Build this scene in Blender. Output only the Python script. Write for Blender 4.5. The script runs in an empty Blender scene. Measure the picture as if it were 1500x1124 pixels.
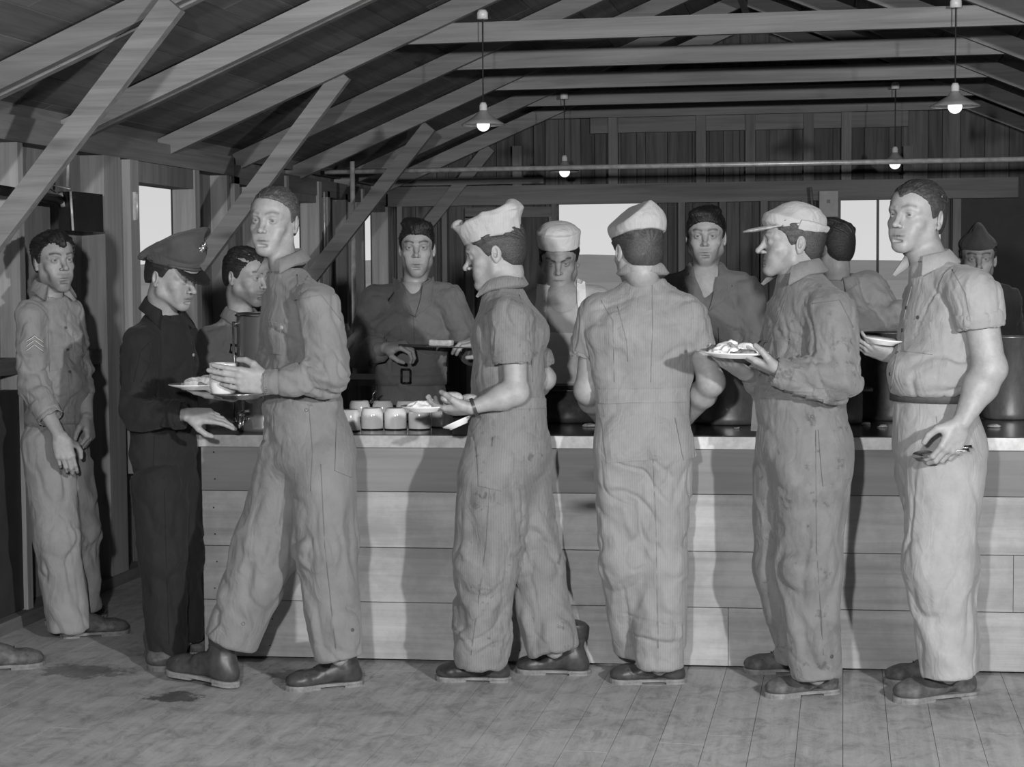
import bpy, bmesh, math, random, time
import numpy as np
from mathutils import Vector, Matrix
from mathutils.bvhtree import BVHTree
random.seed(7)
T0 = time.time()
scene = bpy.context.scene
COL = scene.collection

# ---------------------------------------------------------------- camera
CAM_H = 1.5; FPX = 2600.0
_y = np.array([1235 - 750, 562 - 400, -FPX]); _y /= np.linalg.norm(_y)
_x = np.array([750 + 13150, 562 - 616, FPX]); _x -= _y * _x.dot(_y); _x /= np.linalg.norm(_x)
_z = np.cross(_x, _y)
WM = np.stack([_x, _y, _z])
def unp(px, py, Y=None, Z=None, X=None):
    d = WM @ np.array([px - 750.0, 562.0 - py, -FPX])
    if Y is not None: t = Y / d[1]
    elif Z is not None: t = (Z - CAM_H) / d[2]
    else: t = X / d[0]
    return np.array([0, 0, CAM_H]) + d * t
def ray(px, py):
    d = WM @ np.array([px - 750.0, 562.0 - py, -FPX]); return d / np.linalg.norm(d)
cam = bpy.data.cameras.new('camera'); cam_o = bpy.data.objects.new('camera', cam); COL.objects.link(cam_o)
cam.sensor_width = 36; cam.lens = FPX / 1500 * 36; cam.clip_start = .05; cam.clip_end = 3000
m4 = Matrix([[WM[0][0], WM[0][1], WM[0][2], 0], [WM[1][0], WM[1][1], WM[1][2], 0], [WM[2][0], WM[2][1], WM[2][2], CAM_H], [0, 0, 0, 1]])
cam_o.matrix_world = m4
scene.camera = cam_o
scene.view_settings.view_transform = 'Standard'; scene.view_settings.look = 'None'
scene.view_settings.gamma = 1; scene.view_settings.exposure = 0
scene.view_settings.use_curve_mapping = False

# ---------------------------------------------------------------- materials
MATS = {}
def mat(name, g, rough=.7, metal=0, spec=.5):
    m = bpy.data.materials.new(name); m.use_nodes = True; nt = m.node_tree
    b = nt.nodes['Principled BSDF']
    b.inputs['Base Color'].default_value = (g, g, g, 1); b.inputs['Roughness'].default_value = rough
    b.inputs['Metallic'].default_value = metal; b.inputs['Specular IOR Level'].default_value = spec
    MATS[name] = m; return m, nt, b
def N(nt, t, **k):
    n = nt.nodes.new(t)
    for a, v in k.items():
        if a in n.inputs: n.inputs[a].default_value = v
        else: setattr(n, a, v)
    return n
def ramp(nt, fac, stops):
    r = nt.nodes.new('ShaderNodeValToRGB'); e = r.color_ramp.elements
    while len(e) < len(stops): e.new(.5)
    for i, (p, g) in enumerate(stops): e[i].position = p; e[i].color = (g, g, g, 1)
    nt.links.new(fac, r.inputs[0]); return r.outputs[0]
def mapped(nt, scale, coord='Object', loc=(0, 0, 0)):
    tc = nt.nodes.new('ShaderNodeTexCoord'); mp = nt.nodes.new('ShaderNodeMapping')
    mp.inputs['Scale'].default_value = scale; mp.inputs['Location'].default_value = loc
    nt.links.new(tc.outputs[coord], mp.inputs[0]); return mp.outputs[0]
def noise(nt, vec, scale, detail=4, rough=.55, dist=0):
    n = N(nt, 'ShaderNodeTexNoise'); n.inputs['Scale'].default_value = scale; n.inputs['Detail'].default_value = detail
    n.inputs['Roughness'].default_value = rough; n.inputs['Distortion'].default_value = dist
    nt.links.new(vec, n.inputs['Vector']); return n.outputs[0]
def mul(nt, a, b, mode='MULTIPLY', fac=1):
    m = nt.nodes.new('ShaderNodeMix'); m.data_type = 'RGBA'; m.blend_type = mode; m.inputs[0].default_value = fac
    nt.links.new(a, m.inputs[6])
    if isinstance(b, float): m.inputs[7].default_value = (b, b, b, 1)
    else: nt.links.new(b, m.inputs[7])
    return m.outputs[2]
def bump(nt, b, h, strength=.3, dist=.01):
    n = nt.nodes.new('ShaderNodeBump'); n.inputs['Strength'].default_value = strength; n.inputs['Distance'].default_value = dist
    nt.links.new(h, n.inputs['Height'])
    nt.links.new(n.outputs[0], b.inputs['Normal'])
def attr(nt, name='tone'):
    a = nt.nodes.new('ShaderNodeAttribute'); a.attribute_name = name; return a.outputs['Color']

def wood(name, lo, hi, axis=2, knots=.5, rough=.75, stain=0.0, spec=.3):
    """axis = grain direction in object space; per-board variation from colour attribute 'tone'"""
    m, nt, b = mat(name, hi, rough, 0, spec)
    sc = [26, 26, 26]; sc[axis] = 1.1
    at = attr(nt)
    # shift each board's pattern by its tone
    tc = nt.nodes.new('ShaderNodeTexCoord')
    va = nt.nodes.new('ShaderNodeVectorMath'); va.operation = 'MULTIPLY_ADD'; nt.links.new(at, va.inputs[0]); va.inputs[1].default_value = (37, 53, 71)
    nt.links.new(tc.outputs['Object'], va.inputs[2])
    mp = nt.nodes.new('ShaderNodeMapping'); mp.inputs['Scale'].default_value = sc; nt.links.new(va.outputs[0], mp.inputs[0])
    g = noise(nt, mp.outputs[0], 1.0, 6, .65, .6)
    col = ramp(nt, g, [(.3, lo), (.5, (lo + hi) / 2), (.72, hi)])
    mp2 = nt.nodes.new('ShaderNodeMapping'); s2 = [5, 5, 5]; s2[axis] = 1.4; mp2.inputs['Scale'].default_value = s2; nt.links.new(va.outputs[0], mp2.inputs[0])
    vo = nt.nodes.new('ShaderNodeTexVoronoi'); vo.inputs['Scale'].default_value = .9; nt.links.new(mp2.outputs[0], vo.inputs['Vector'])
    kn = ramp(nt, vo.outputs['Distance'], [(.03, 1 - knots), (.09, 1 - knots * .5), (.16, 1.0)])
    col = mul(nt, col, kn)
    big = noise(nt, mp2.outputs[0], .35, 3)
    col = mul(nt, col, ramp(nt, big, [(.3, .72), (.7, 1.12)]))
    col = mul(nt, col, ramp(nt, at, [(0, .74), (1, 1.18)]))
    if stain:
        st = noise(nt, mapped(nt, (1, 1, 1)), 3.0, 8, .7)
        col = mul(nt, col, ramp(nt, st, [(.42, 1 - stain), (.58, 1.0)]))
    nt.links.new(col, b.inputs['Base Color']); bump(nt, b, g, .25, .004)
    return m
wood('rafter_wood', .19, .34, 0); wood('plate_wood', .15, .27, 1, .4); wood('wall_wood', .2, .36, 2, .6)
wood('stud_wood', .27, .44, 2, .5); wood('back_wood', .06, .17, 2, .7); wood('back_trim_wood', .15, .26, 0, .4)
wood('back_trim_wood_v', .15, .26, 2, .4)
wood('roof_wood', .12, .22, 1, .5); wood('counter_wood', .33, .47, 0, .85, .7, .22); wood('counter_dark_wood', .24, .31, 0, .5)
wood('counter_end_wood', .36, .5, 2, .4)
def simple(name, g, rough=.6, metal=0, spec=.5, var=.2, scale=8, bmp=0):
    m, nt, b = mat(name, g, rough, metal, spec)
    n = noise(nt, mapped(nt, (1, 1, 1)), scale, 6, .6)
    nt.links.new(ramp(nt, n, [(.3, g * (1 - var)), (.7, min(1, g * (1 + var)))]), b.inputs['Base Color'])
    if bmp: bump(nt, b, n, bmp, .003)
    return m
# floor: boards running across the room, scuffed and stained
m, nt, b = mat('floor_wood', .3, .6, 0, .35)
at = attr(nt)
tc = nt.nodes.new('ShaderNodeTexCoord')
va = nt.nodes.new('ShaderNodeVectorMath'); va.operation = 'MULTIPLY_ADD'; nt.links.new(at, va.inputs[0]); va.inputs[1].default_value = (13, 29, 7); nt.links.new(tc.outputs['Object'], va.inputs[2])
mp = nt.nodes.new('ShaderNodeMapping'); mp.inputs['Scale'].default_value = (30, 1.6, 30); nt.links.new(va.outputs[0], mp.inputs[0])
g1 = noise(nt, mp.outputs[0], 1, 6, .65, .4)
col = ramp(nt, g1, [(.3, .35), (.7, .48)])
scuff = noise(nt, mapped(nt, (1.6, 1, 1)), 7, 12, .8, .8)
col = mul(nt, col, ramp(nt, scuff, [(.38, .66), (.5, .96), (.66, 1.12)]))
dk = noise(nt, mapped(nt, (1, 1.6, 1), loc=(3.1, .4, 0)), 1.1, 8, .65)
col = mul(nt, col, ramp(nt, dk, [(.36, .75), (.5, 1.0)]))
# wet spill patch near the counter's left end
def blot(nt, col, cx, cy, r, sy, depth=.35, seed=0.0, rag=.5):
    v = mapped(nt, (1 / r, 1 / (r * sy), 1), loc=(-cx / r, -cy / (r * sy), 0))
    ln = nt.nodes.new('ShaderNodeVectorMath'); ln.operation = 'LENGTH'; nt.links.new(v, ln.inputs[0])
    nn = noise(nt, mapped(nt, (1, 1, 1), loc=(seed, seed, 0)), 9, 8, .75)
    ad = nt.nodes.new('ShaderNodeMath'); ad.operation = 'MULTIPLY_ADD'; nt.links.new(nn, ad.inputs[0]); ad.inputs[1].default_value = -2.2 * rag * 2; nt.links.new(ln.outputs['Value'], ad.inputs[2])
    a2 = nt.nodes.new('ShaderNodeMath'); a2.operation = 'ADD'; nt.links.new(ad.outputs[0], a2.inputs[0]); a2.inputs[1].default_value = 1.1
    return mul(nt, col, ramp(nt, a2.outputs[0], [(.45, depth), (.62, 1.0)]))
for (bx, by, r, sy, dp, sd) in [(-2.35, 5.95, .16, .9, .3, 1), (-2.27, 6.2, .13, .9, .35, 4), (-1.95, 6.35, .35, .6, .45, 8), (-2.85, 6.3, .35, .5, .5, 12), (-2.5, 6.75, .4, .8, .5, 15)]:
    col = blot(nt, col, bx, by, r, sy, dp, sd)
nt.links.new(col, b.inputs['Base Color']); bump(nt, b, scuff, .2, .004)

simple('tin_edge', .44, .35, .3, .5, .2, 30); simple('oilcloth', .05, .16, 0, .5, .3, 6)
simple('galvanised_pipe', .6, .35, .25, .5, .3, 20); simple('black_iron', .02, .4, .3, .5, .3, 20)
simple('porcelain', .75, .3); simple('rubber_cord', .03, .6); simple('shade_outer', .3, .35); simple('shade_inner', .7, .4)
simple('tar_panel', .035, .7); simple('switch_board', .33, .5, 0, .5, .15, 10)
simple('enamel_mug', .74, .12, 0, .6, .05, 10); simple('china', .8, .15, 0, .6, .04, 10); simple('food_pale', .8, .6, 0, .3, .25, 60, .5)
simple('food_dark', .14, .5, 0, .4, .7, 90, .6); simple('food_mid', .4, .6, 0, .3, .4, 70, .5)
simple('rim_dark', .03, .3)
m, nt, b = mat('pot_steel', .3, .3, .6)
g = noise(nt, mapped(nt, (3, 3, 1)), 4, 8, .7)
nt.links.new(ramp(nt, g, [(.3, .13), (.7, .42)]), b.inputs['Base Color']); nt.links.new(ramp(nt, g, [(.3, .5), (.7, .28)]), b.inputs['Roughness'])
m, nt, b = mat('pot_dark', .08, .35, .3)
g = noise(nt, mapped(nt, (1, 1, 1)), 14, 10, .8)
nt.links.new(ramp(nt, g, [(.35, .035), (.6, .09), (.72, .3)]), b.inputs['Base Color'])
simple('chrome', .7, .08, 1, .5, .05); simple('urn_steel', .5, .27, .75, .5, .12, 5); simple('utensil_steel', .55, .2, 1, .5, .1)
m, nt, b = mat('bulb_glass', .9, .3); b.inputs['Emission Color'].default_value = (1, 1, 1, 1); b.inputs['Emission Strength'].default_value = 1.3
m, nt, b = mat('desert', .5, .9); g = noise(nt, mapped(nt, (1, 1, 1)), .15, 10, .6); nt.links.new(ramp(nt, g, [(.35, .33), (.65, .43)]), b.inputs['Base Color'])
simple('hills', .36, .9, 0, .2, .1, .05)

# ---------------------------------------------------------------- mesh helpers
def link(name, me, m=None, parent=None, smooth=False):
    o = bpy.data.objects.new(name, me); COL.objects.link(o)
    if m is not None: me.materials.append(MATS[m] if isinstance(m, str) else m)
    if parent is not None: o.parent = parent
    if smooth: me.polygons.foreach_set('use_smooth', [True] * len(me.polygons))
    return o
def tag(o, label=None, cat=None, group=None, kind=None):
    if label: o['label'] = label
    if cat: o['category'] = cat
    if group: o['group'] = group
    if kind: o['kind'] = kind
    return o
def empty(name, loc, label, cat, group=None, rz=0):
    o = bpy.data.objects.new(name, None); COL.objects.link(o); o.location = Vector(loc); o.rotation_euler = (0, 0, rz)
    o.empty_display_size = .1
    return tag(o, label, cat, group)
class MB:
    def __init__(s): s.v = []; s.f = []; s.t = []; s.sm = []
    def add(s, vs, fs, tone=.5, smooth=False):
        n = len(s.v); s.v += [tuple(float(c) for c in p) for p in vs]; s.f += [tuple(i + n for i in f) for f in fs]; s.t += [tone] * len(vs); s.sm += [smooth] * len(fs); return s
    def box(s, lo, hi, tone=None):
        x0, y0, z0 = lo; x1, y1, z1 = hi
        vs = [(x0, y0, z0), (x1, y0, z0), (x1, y1, z0), (x0, y1, z0), (x0, y0, z1), (x1, y0, z1), (x1, y1, z1), (x0, y1, z1)]
        return s.add(vs, [(0, 3, 2, 1), (4, 5, 6, 7), (0, 1, 5, 4), (1, 2, 6, 5), (2, 3, 7, 6), (3, 0, 4, 7)], random.random() if tone is None else tone)
    def beam(s, p0, p1, w, h, up=(0, 0, 1), tone=None):
        """box along p0-p1, width w across, h along up"""
        p0 = np.array(p0, float); p1 = np.array(p1, float); a = p1 - p0; a /= np.linalg.norm(a)
        u = np.array(up, float); u -= a * u.dot(a); u /= np.linalg.norm(u); c = np.cross(a, u)
        vs = [p + c * sx * w / 2 + u * sz * h / 2 for p in (p0, p1) for sx, sz in ((-1, -1), (1, -1), (1, 1), (-1, 1))]
        return s.add(vs, [(0, 1, 2, 3), (7, 6, 5, 4), (0, 4, 5, 1), (1, 5, 6, 2), (2, 6, 7, 3), (3, 7, 4, 0)], random.random() if tone is None else tone)
    def tube(s, pts, r, n=10, cap=True, tone=.5):
        pts = [np.array(p, float) for p in pts]; rr = r if hasattr(r, '__len__') else [r] * len(pts)
        vs = []; fs = []; ref = None
        for i, p in enumerate(pts):
            a = pts[min(i + 1, len(pts) - 1)] - pts[max(i - 1, 0)]; a /= (np.linalg.norm(a) + 1e-9)
            if ref is None: ref = np.array([0, 0, 1.]) if abs(a[2]) < .9 else np.array([1., 0, 0])
            u = ref - a * ref.dot(a); u /= (np.linalg.norm(u) + 1e-9); ref = u; w = np.cross(a, u)
            vs += [p + (u * math.cos(t) + w * math.sin(t)) * rr[i] for t in [2 * math.pi * k / n for k in range(n)]]
        for i in range(len(pts) - 1):
            for k in range(n): fs.append((i * n + k, i * n + (k + 1) % n, (i + 1) * n + (k + 1) % n, (i + 1) * n + k))
        if cap: fs += [tuple(range(n))[::-1], tuple(range((len(pts) - 1) * n, len(pts) * n))]
        return s.add(vs, fs, tone, True)
    def lathe(s, prof, c=(0, 0, 0), n=32, sx=1, sy=1, tone=.5):
        vs = [(c[0] + r * sx * math.cos(2 * math.pi * k / n), c[1] + r * sy * math.sin(2 * math.pi * k / n), c[2] + z) for r, z in prof for k in range(n)]
        fs = [(i * n + k, i * n + (k + 1) % n, (i + 1) * n + (k + 1) % n, (i + 1) * n + k) for i in range(len(prof) - 1) for k in range(n)]
        return s.add(vs, fs, tone, True)
    def build(s, name, m, parent=None, bevel=0):
        me = bpy.data.meshes.new(name); me.from_pydata(s.v, [], s.f)
        ca = me.color_attributes.new('tone', 'FLOAT_COLOR', 'POINT')
        ca.data.foreach_set('color', np.repeat(np.array(s.t, np.float32), 4))
        me.polygons.foreach_set('use_smooth', s.sm)
        o = link(name, me, m, parent)
        if bevel:
            bm = bmesh.new(); bm.from_mesh(me); bmesh.ops.bevel(bm, geom=bm.edges[:], offset=bevel, segments=1, affect='EDGES'); bm.to_mesh(me); bm.free()
        return o
def struct(name, mb, m, parent=None, bevel=0):
    o = mb.build(name, m, parent, bevel)
    if parent is None: o['kind'] = 'structure'
    return o
# ---------------------------------------------------------------- the building
XL = -3.5; XR = 2.15; XM = -.67; EAVE = 2.14; SL = .42; YB = 13.56; Y0 = -2.5
RY = [6.57, 7.75, 8.93, 10.1, 11.27, 12.4, 13.42]
def roof_z(x): return EAVE + .03 + SL * (min(x, 2 * XM - x) - XL)
# floor boards run along Y
mb = MB(); x = -4.2
random.seed(3)
while x < 3.2:
    w = .145; y = Y0 - .2 - random.random() * 2
    while y < YB + .5:
        L = random.uniform(2.0, 4.2); mb.box((x + .0008, y + .001, -.03), (x + w - .0008, y + L - .001, 0)); y += L
    x += w
struct('floor', mb, 'floor_wood')
# roof deck boards (run along Y), two slopes
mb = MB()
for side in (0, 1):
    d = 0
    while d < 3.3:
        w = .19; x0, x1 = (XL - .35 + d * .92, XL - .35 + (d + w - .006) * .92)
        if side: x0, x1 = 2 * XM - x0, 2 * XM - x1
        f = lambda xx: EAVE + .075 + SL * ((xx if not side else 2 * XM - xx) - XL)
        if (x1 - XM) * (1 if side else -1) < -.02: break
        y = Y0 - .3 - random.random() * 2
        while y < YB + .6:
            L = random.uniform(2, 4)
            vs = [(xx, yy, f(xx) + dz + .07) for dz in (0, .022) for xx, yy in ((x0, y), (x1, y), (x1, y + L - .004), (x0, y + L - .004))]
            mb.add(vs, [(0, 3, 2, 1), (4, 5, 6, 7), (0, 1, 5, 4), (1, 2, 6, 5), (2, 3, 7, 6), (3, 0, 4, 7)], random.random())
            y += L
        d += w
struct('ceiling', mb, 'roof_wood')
mb = MB(); mb.box((XM - .02, Y0, roof_z(XM) - .06), (XM + .02, YB, roof_z(XM) + .13)); struct('trim_1', mb, 'rafter_wood')
ci = bpy.data.objects['ceiling']
# outer waterproof sheet so that no daylight leaks between the boards
mb = MB()
for s in (0, 1):
    xs = [XL - .6, XM] if not s else [2 * XM - XL + .6, XM]
    z = [EAVE + .19 + SL * (-.6), EAVE + .19 + SL * (XM - XL)]
    mb.add([(xs[0], Y0 - .4, z[0]), (xs[1], Y0 - .4, z[1]), (xs[1], YB + .7, z[1]), (xs[0], YB + .7, z[0])] + [(xs[0], Y0 - .4, z[0] + .02), (xs[1], Y0 - .4, z[1] + .02), (xs[1], YB + .7, z[1] + .02), (xs[0], YB + .7, z[0] + .02)],
           [(0, 1, 2, 3), (7, 6, 5, 4), (0, 4, 5, 1), (1, 5, 6, 2), (2, 6, 7, 3), (3, 7, 4, 0)])
mb.build('roofing_felt', 'tar_panel', ci)
ties_z = 2.74
def seg_rafter(y, x0, x1, dy=0, w=.045, h=.098, parent=ci):
    mb = MB(); z = lambda xx: roof_z(xx) + .028
    mb.beam((x0, y + dy, z(x0)), (x1, y + dy, z(x1)), w, h); return mb.build('rafter', 'rafter_wood', parent)
for i, y in enumerate(RY + [-1.8, -.6, .6, 1.8, 3.0, 4.2, 5.4]):
    seg_rafter(y, XL - .3, XM); seg_rafter(y, XM, 2 * XM - XL + .3)
    if i < 2: seg_rafter(y, XL - .3, XM, .085); seg_rafter(y, XM, 2 * XM - XL + .3, .085)
    if i >= 2:
        dx = 1.56
        mb = MB(); mb.beam((XM - dx, y + .045, ties_z), (XM + dx, y + .045, ties_z), .04, .10); mb.build('tie_beam', 'rafter_wood', ci)
# second lower tie on the back trusses
# left wall: outer boards, studs, plates
wl = None
WIN_L = [(8.48, 9.28, 1.02, 1.985), (10.95, 11.62, 1.02, 2.0), (12.78, 13.47, 1.02, 2.0)]
mb = MB(); y = Y0; random.seed(11)
while y < YB + .1:
    w = random.uniform(.1, .2); y1 = y + w - .004
    segs = [(-.05, EAVE + .2)]
    for (a, b_, z0, z1) in WIN_L:
        if y1 > a and y < b_:
            if y < a - .01: y1 = a
            elif y1 > b_ and y < b_: y1 = b_
            segs = [(-.05, z0), (z1, EAVE + .2)]
    for s0, s1 in segs: mb.box((XL - .12, y, s0), (XL - .1, y1, s1))
    y = y1 + .004 if y1 - y > .01 else y + .02
wl = struct('wall_left', mb, 'wall_wood')
mb = MB()   # tar paper behind the boards, outside
yy = Y0 - .1
for (a, b_, z0, z1) in WIN_L + [(YB + .1, None, 0, 0)]:
    mb.box((XL - .13, yy, -.1), (XL - .122, a, EAVE + .25))
    if b_: mb.box((XL - .13, a, -.1), (XL - .122, b_, z0)); mb.box((XL - .13, a, z1), (XL - .122, b_, EAVE + .25)); yy = b_
mb.build('tar_paper', 'tar_panel', wl)
def stud(y, w=.05, x1=XL, z0=.05, z1=EAVE - .05, name='stud', m='stud_wood'):
    mb = MB(); mb.box((XL - .1, y - w / 2, z0), (x1, y + w / 2, z1)); return mb.build(name, m, wl)
for y in (-1.8, -.6, .6, 1.8, 3.0, 4.2, 5.4, 6.6, 7.2, 9.85, 10.4, 11.9, 12.35): stud(y)
stud(8.14, .2, XL + .02); stud(10.0, .09); 
# plates, rail, bottom plate
mb = MB(); mb.box((XL - .11, Y0, EAVE - .05), (XL + .02, 9.9, EAVE + .06), .7); mb.build('top_plate', 'plate_wood', wl)
mb = MB(); mb.box((XL - .11, 9.9, EAVE - .09), (XL + .0, YB, EAVE + .02), .2); mb.build('top_plate', 'plate_wood', wl)
mb = MB(); mb.box((XL - .1, Y0, 2.2), (XL - .05, YB, 2.3), .4); mb.build('top_plate', 'plate_wood', wl)
mb = MB(); mb.box((XL - .1, 6.0, 1.09), (XL - .01, 8.04, 1.16), .3); mb.build('wall_rail', 'plate_wood', wl)
mb = MB(); mb.box((XL - .1, Y0, 0), (XL + .03, 8.5, .055), .2); struct('baseboard_left', mb, 'plate_wood')
# windows in the left wall
for i, (a, b_, z0, z1) in enumerate(WIN_L):
    mb = MB(); c = .11 if i == 0 else .05
    mb.box((XL - .12, a - c, z0 - .5 if i == 0 else z0), (XL + .015, a, z1 + .145), .75)
    mb.box((XL - .12, b_, z0), (XL + (.012), b_ + .07, z1 + .145), .5)
    w = struct('window_%d' % (i + 1), mb, 'stud_wood')
    mb = MB(); mb.box((XL - .128, a + .001, z1), (XL - .008 if i else XL + .002, b_ - .001, z1 + .14), .2); mb.build('window_frame', 'wall_wood', w)
    mb = MB(); mb.box((XL - .14, a - c, z0 - .04), (XL + .03, b_ + .07, z0), .5); mb.build('window_sill', 'stud_wood', w)
    if i == 0:
        mb = MB(); mb.box((XL + .015, 8.40, 1.79), (XL + .03, 8.43, 1.93)); mb.tube([(XL + .03, 8.415, 1.8), (XL + .03, 8.415, 1.92)], .008); mb.build('hinge', 'galvanised_pipe', w)
# knee braces (wall to rafter)
def brace(y, p0, p1, w=.115):
    a = unp(*p0, Y=y); b_ = unp(*p1, Y=y); mb = MB(); mb.beam(a, b_, .045, w, (1, 0, -1)); mb.build('knee_brace', 'rafter_wood', wl)
brace(6.5, (-70, 430), (255, 5), .095); brace(8.98, (284, 400), (503, 108), .092); brace(11.32, (455, 408), (630, 185), .092); brace(13.47, (622, 335), (718, 216), .092)
brace(10.3, (258, 470), (330, 245), .08)
# back wall with openings
OPB = []
for (x0, x1, y0, y1) in ((818, 946, 296, 470), (1231, 1378, 286, 470)):
    p = unp(x0, y0, Y=YB); q = unp(x1, y1, Y=YB); OPB.append((p[0], q[0], q[2], p[2]))
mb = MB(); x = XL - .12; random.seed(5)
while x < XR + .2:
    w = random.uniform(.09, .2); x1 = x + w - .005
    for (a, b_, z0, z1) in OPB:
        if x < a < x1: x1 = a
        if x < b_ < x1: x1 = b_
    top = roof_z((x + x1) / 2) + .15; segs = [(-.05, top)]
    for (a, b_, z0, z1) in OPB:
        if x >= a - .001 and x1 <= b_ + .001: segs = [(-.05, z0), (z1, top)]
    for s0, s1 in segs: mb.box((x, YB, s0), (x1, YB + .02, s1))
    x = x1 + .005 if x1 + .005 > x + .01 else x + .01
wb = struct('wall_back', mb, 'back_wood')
mb = MB(); xx = XL - .15
for (a, b_, z0, z1) in OPB + [(XR + .2, None, 0, 0)]:
    mb.box((xx, YB + .022, -.1), (a, YB + .03, 3.6 if False else EAVE + .1))
    if b_: mb.box((a, YB + .022, -.1), (b_, YB + .03, z0)); mb.box((a, YB + .022, z1), (b_, YB + .03, EAVE + .1)); xx = b_
tz = roof_z(XM) + .16
mb.add([(XL - .15, YB + .022, EAVE + .1), (XR + .2, YB + .022, EAVE + .1), (XM, YB + .022, tz)], [(0, 1, 2)])
mb.build('tar_paper', 'tar_panel', wb)
def bw(x0, y0, x1, y1, d=.06, m='back_trim_wood', name='trim_board', par=wb, Y=YB):
    p = unp(x0, y0, Y=Y); q = unp(x1, y1, Y=Y); mb = MB(); mb.box((min(p[0], q[0]), Y - d, min(p[2], q[2])), (max(p[0], q[0]), Y, max(p[2], q[2]))); return mb.build(name, m, par)
bw(560, 276, 1490, 290, .09); bw(560, 264, 800, 270, .12)
bw(866, 168, 1330, 186, .05)
for px in (1028, 1185, 900, 1100, 1240, 760, 1330): bw(px - 7, 150 if 800 < px < 1320 else 215, px + 7, 276, .08, 'back_trim_wood_v', 'stud')
for px in (590, 655, 960, 1000, 1060, 1120, 1180, 1400): bw(px - 5, 292, px + 5, 560, .08, 'back_trim_wood_v', 'stud')
# framed hatch left of the middle opening
dr = bw(700, 318, 806, 600, .03, 'back_wood', 'door_1', None); dr['kind'] = 'structure'
bw(684, 305, 818, 318, .07, 'back_trim_wood', 'door_frame', dr); bw(684, 318, 699, 600, .07, 'back_trim_wood_v', 'door_frame', dr); bw(806, 318, 818, 600, .07, 'back_trim_wood_v', 'door_frame', dr)
for k, (x0, x1) in enumerate(((818, 946), (1231, 1378))):
    wn = bw(x1, 286, x1 + 9, 470, .08, 'back_trim_wood_v', 'window_%d' % (k + 4), None); wn['kind'] = 'structure'
    bw(x0 - 8, 286, x0, 470, .08, 'back_trim_wood_v', 'window_frame', wn); bw(x0 - 8, 470, x1 + 9, 480, .1, 'back_trim_wood', 'window_sill', wn)
    bw(x0 - 8, 278, x1 + 9, (296, 286)[k], .08, 'back_trim_wood', 'window_frame', wn)
    if k: bw(1284, 286, 1287, 470, .03, 'back_trim_wood_v', 'mullion', wn)
bw(1392, 292, 1500, 600, .05, 'tar_panel', 'dark_panel')
# right wall and the wall behind the camera
mb = MB(); y = Y0
while y < YB:
    mb.box((XR, y, -.05), (XR + .02, y + .19, EAVE + .2)); y += .195
wr = struct('wall_right', mb, 'wall_wood')
for y in RY: mb = MB(); mb.box((XR - .1, y - .025, 0), (XR, y + .025, EAVE)); mb.build('stud', 'stud_wood', wr)
mb = MB(); x = XL - .1
while x < XR:
    mb.box((x, Y0 - .02, -.05), (x + .19, Y0, roof_z(x + .1) + .15)); x += .195
struct('wall_front', mb, 'wall_wood')
mb = MB(); p = unp(62, 915, X=XL); mb.box((XL - .09, 5.5, .06), (XL - .02, 7.25, 1.02)); q = struct('trim_2', mb, 'tar_panel')
# outside
mb = MB(); mb.add([(-400, -60, -.4), (400, -60, -.4), (400, 900, -.4), (-400, 900, -.4)], [(0, 1, 2, 3)]); g = mb.build('desert_ground', 'desert'); g['kind'] = 'structure'
mb = MB(); n = 60; random.seed(2)
prof = [(-420 + 840 * i / n, 520 + 30 * math.sin(i * .7), 6 + 1.2 * math.sin(i * .35) + .5 * math.sin(i * 1.3)) for i in range(n + 1)]
vs = []
for x, y, z in prof: vs += [(x, y - 70, -.5), (x, y, z), (x, y + 90, -.5)]
fs = []
for i in range(n): fs += [(i * 3, i * 3 + 3, i * 3 + 4, i * 3 + 1), (i * 3 + 1, i * 3 + 4, i * 3 + 5, i * 3 + 2)]
mb.add(vs, fs, .5, True); h = mb.build('distant_hills', 'hills'); h['kind'] = 'structure'
# same ridge to the west seen through the left windows
mb = MB(); vs = [(-x_[1] if isinstance(x_, tuple) else 0, x_[0] + 200, x_[2]) for x_ in prof]
vv = []
for x, y, z in vs: vv += [(x + 70, y, -.5), (x, y, z), (x - 90, y, -.5)]
mb.add(vv, fs, .5, True); h = mb.build('distant_hills', 'hills'); h['kind'] = 'structure'
# world: pale overcast sky
w = bpy.data.worlds.new('sky'); scene.world = w; w.use_nodes = True; nt = w.node_tree; bg = nt.nodes['Background']
tc = nt.nodes.new('ShaderNodeTexCoord'); sp = nt.nodes.new('ShaderNodeSeparateXYZ'); nt.links.new(tc.outputs['Generated'], sp.inputs[0])
r = ramp(nt, sp.outputs[2], [(0, .68), (.12, .60), (1, .45)]); nt.links.new(r, bg.inputs[0]); bg.inputs[1].default_value = 1.0

# ---------------------------------------------------------------- counter
CA = np.array([-2.47, 6.585]); CB = np.array([2.1, 6.585 + .17 / 3.07 * 4.57]); CU = CB - CA; CLEN = np.linalg.norm(CU); CU = CU / CLEN
crz = math.atan2(CU[1], CU[0]); CTZ = .892; CD = .80
def counter_pt(u, v, z=CTZ): # u along, v depth
    return (CA[0] + CU[0] * u - CU[1] * v, CA[1] + CU[1] * u + CU[0] * v, z)
ct = empty('serving_counter', (CA[0], CA[1], 0), 'long pale plank serving counter with a metal edged top, spanning the room', 'counter', None, crz)
random.seed(21)
mb = MB()
zs = [.012, .236, .45, .668, .842]
joints = [[0, 2.05, CLEN], [0, 1.1, 3.1, CLEN], [0, 1.75, CLEN], [0, CLEN]]
for i in range(4):
    for a, b_ in zip(joints[i][:-1], joints[i][1:]):
        if i == 3: continue
        mb.box((a + .001, 0, zs[i] + .0015), (b_ - .001, .02, zs[i + 1] - .0015), [.55, .62, .7][i] + random.uniform(-.1, .1))
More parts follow.
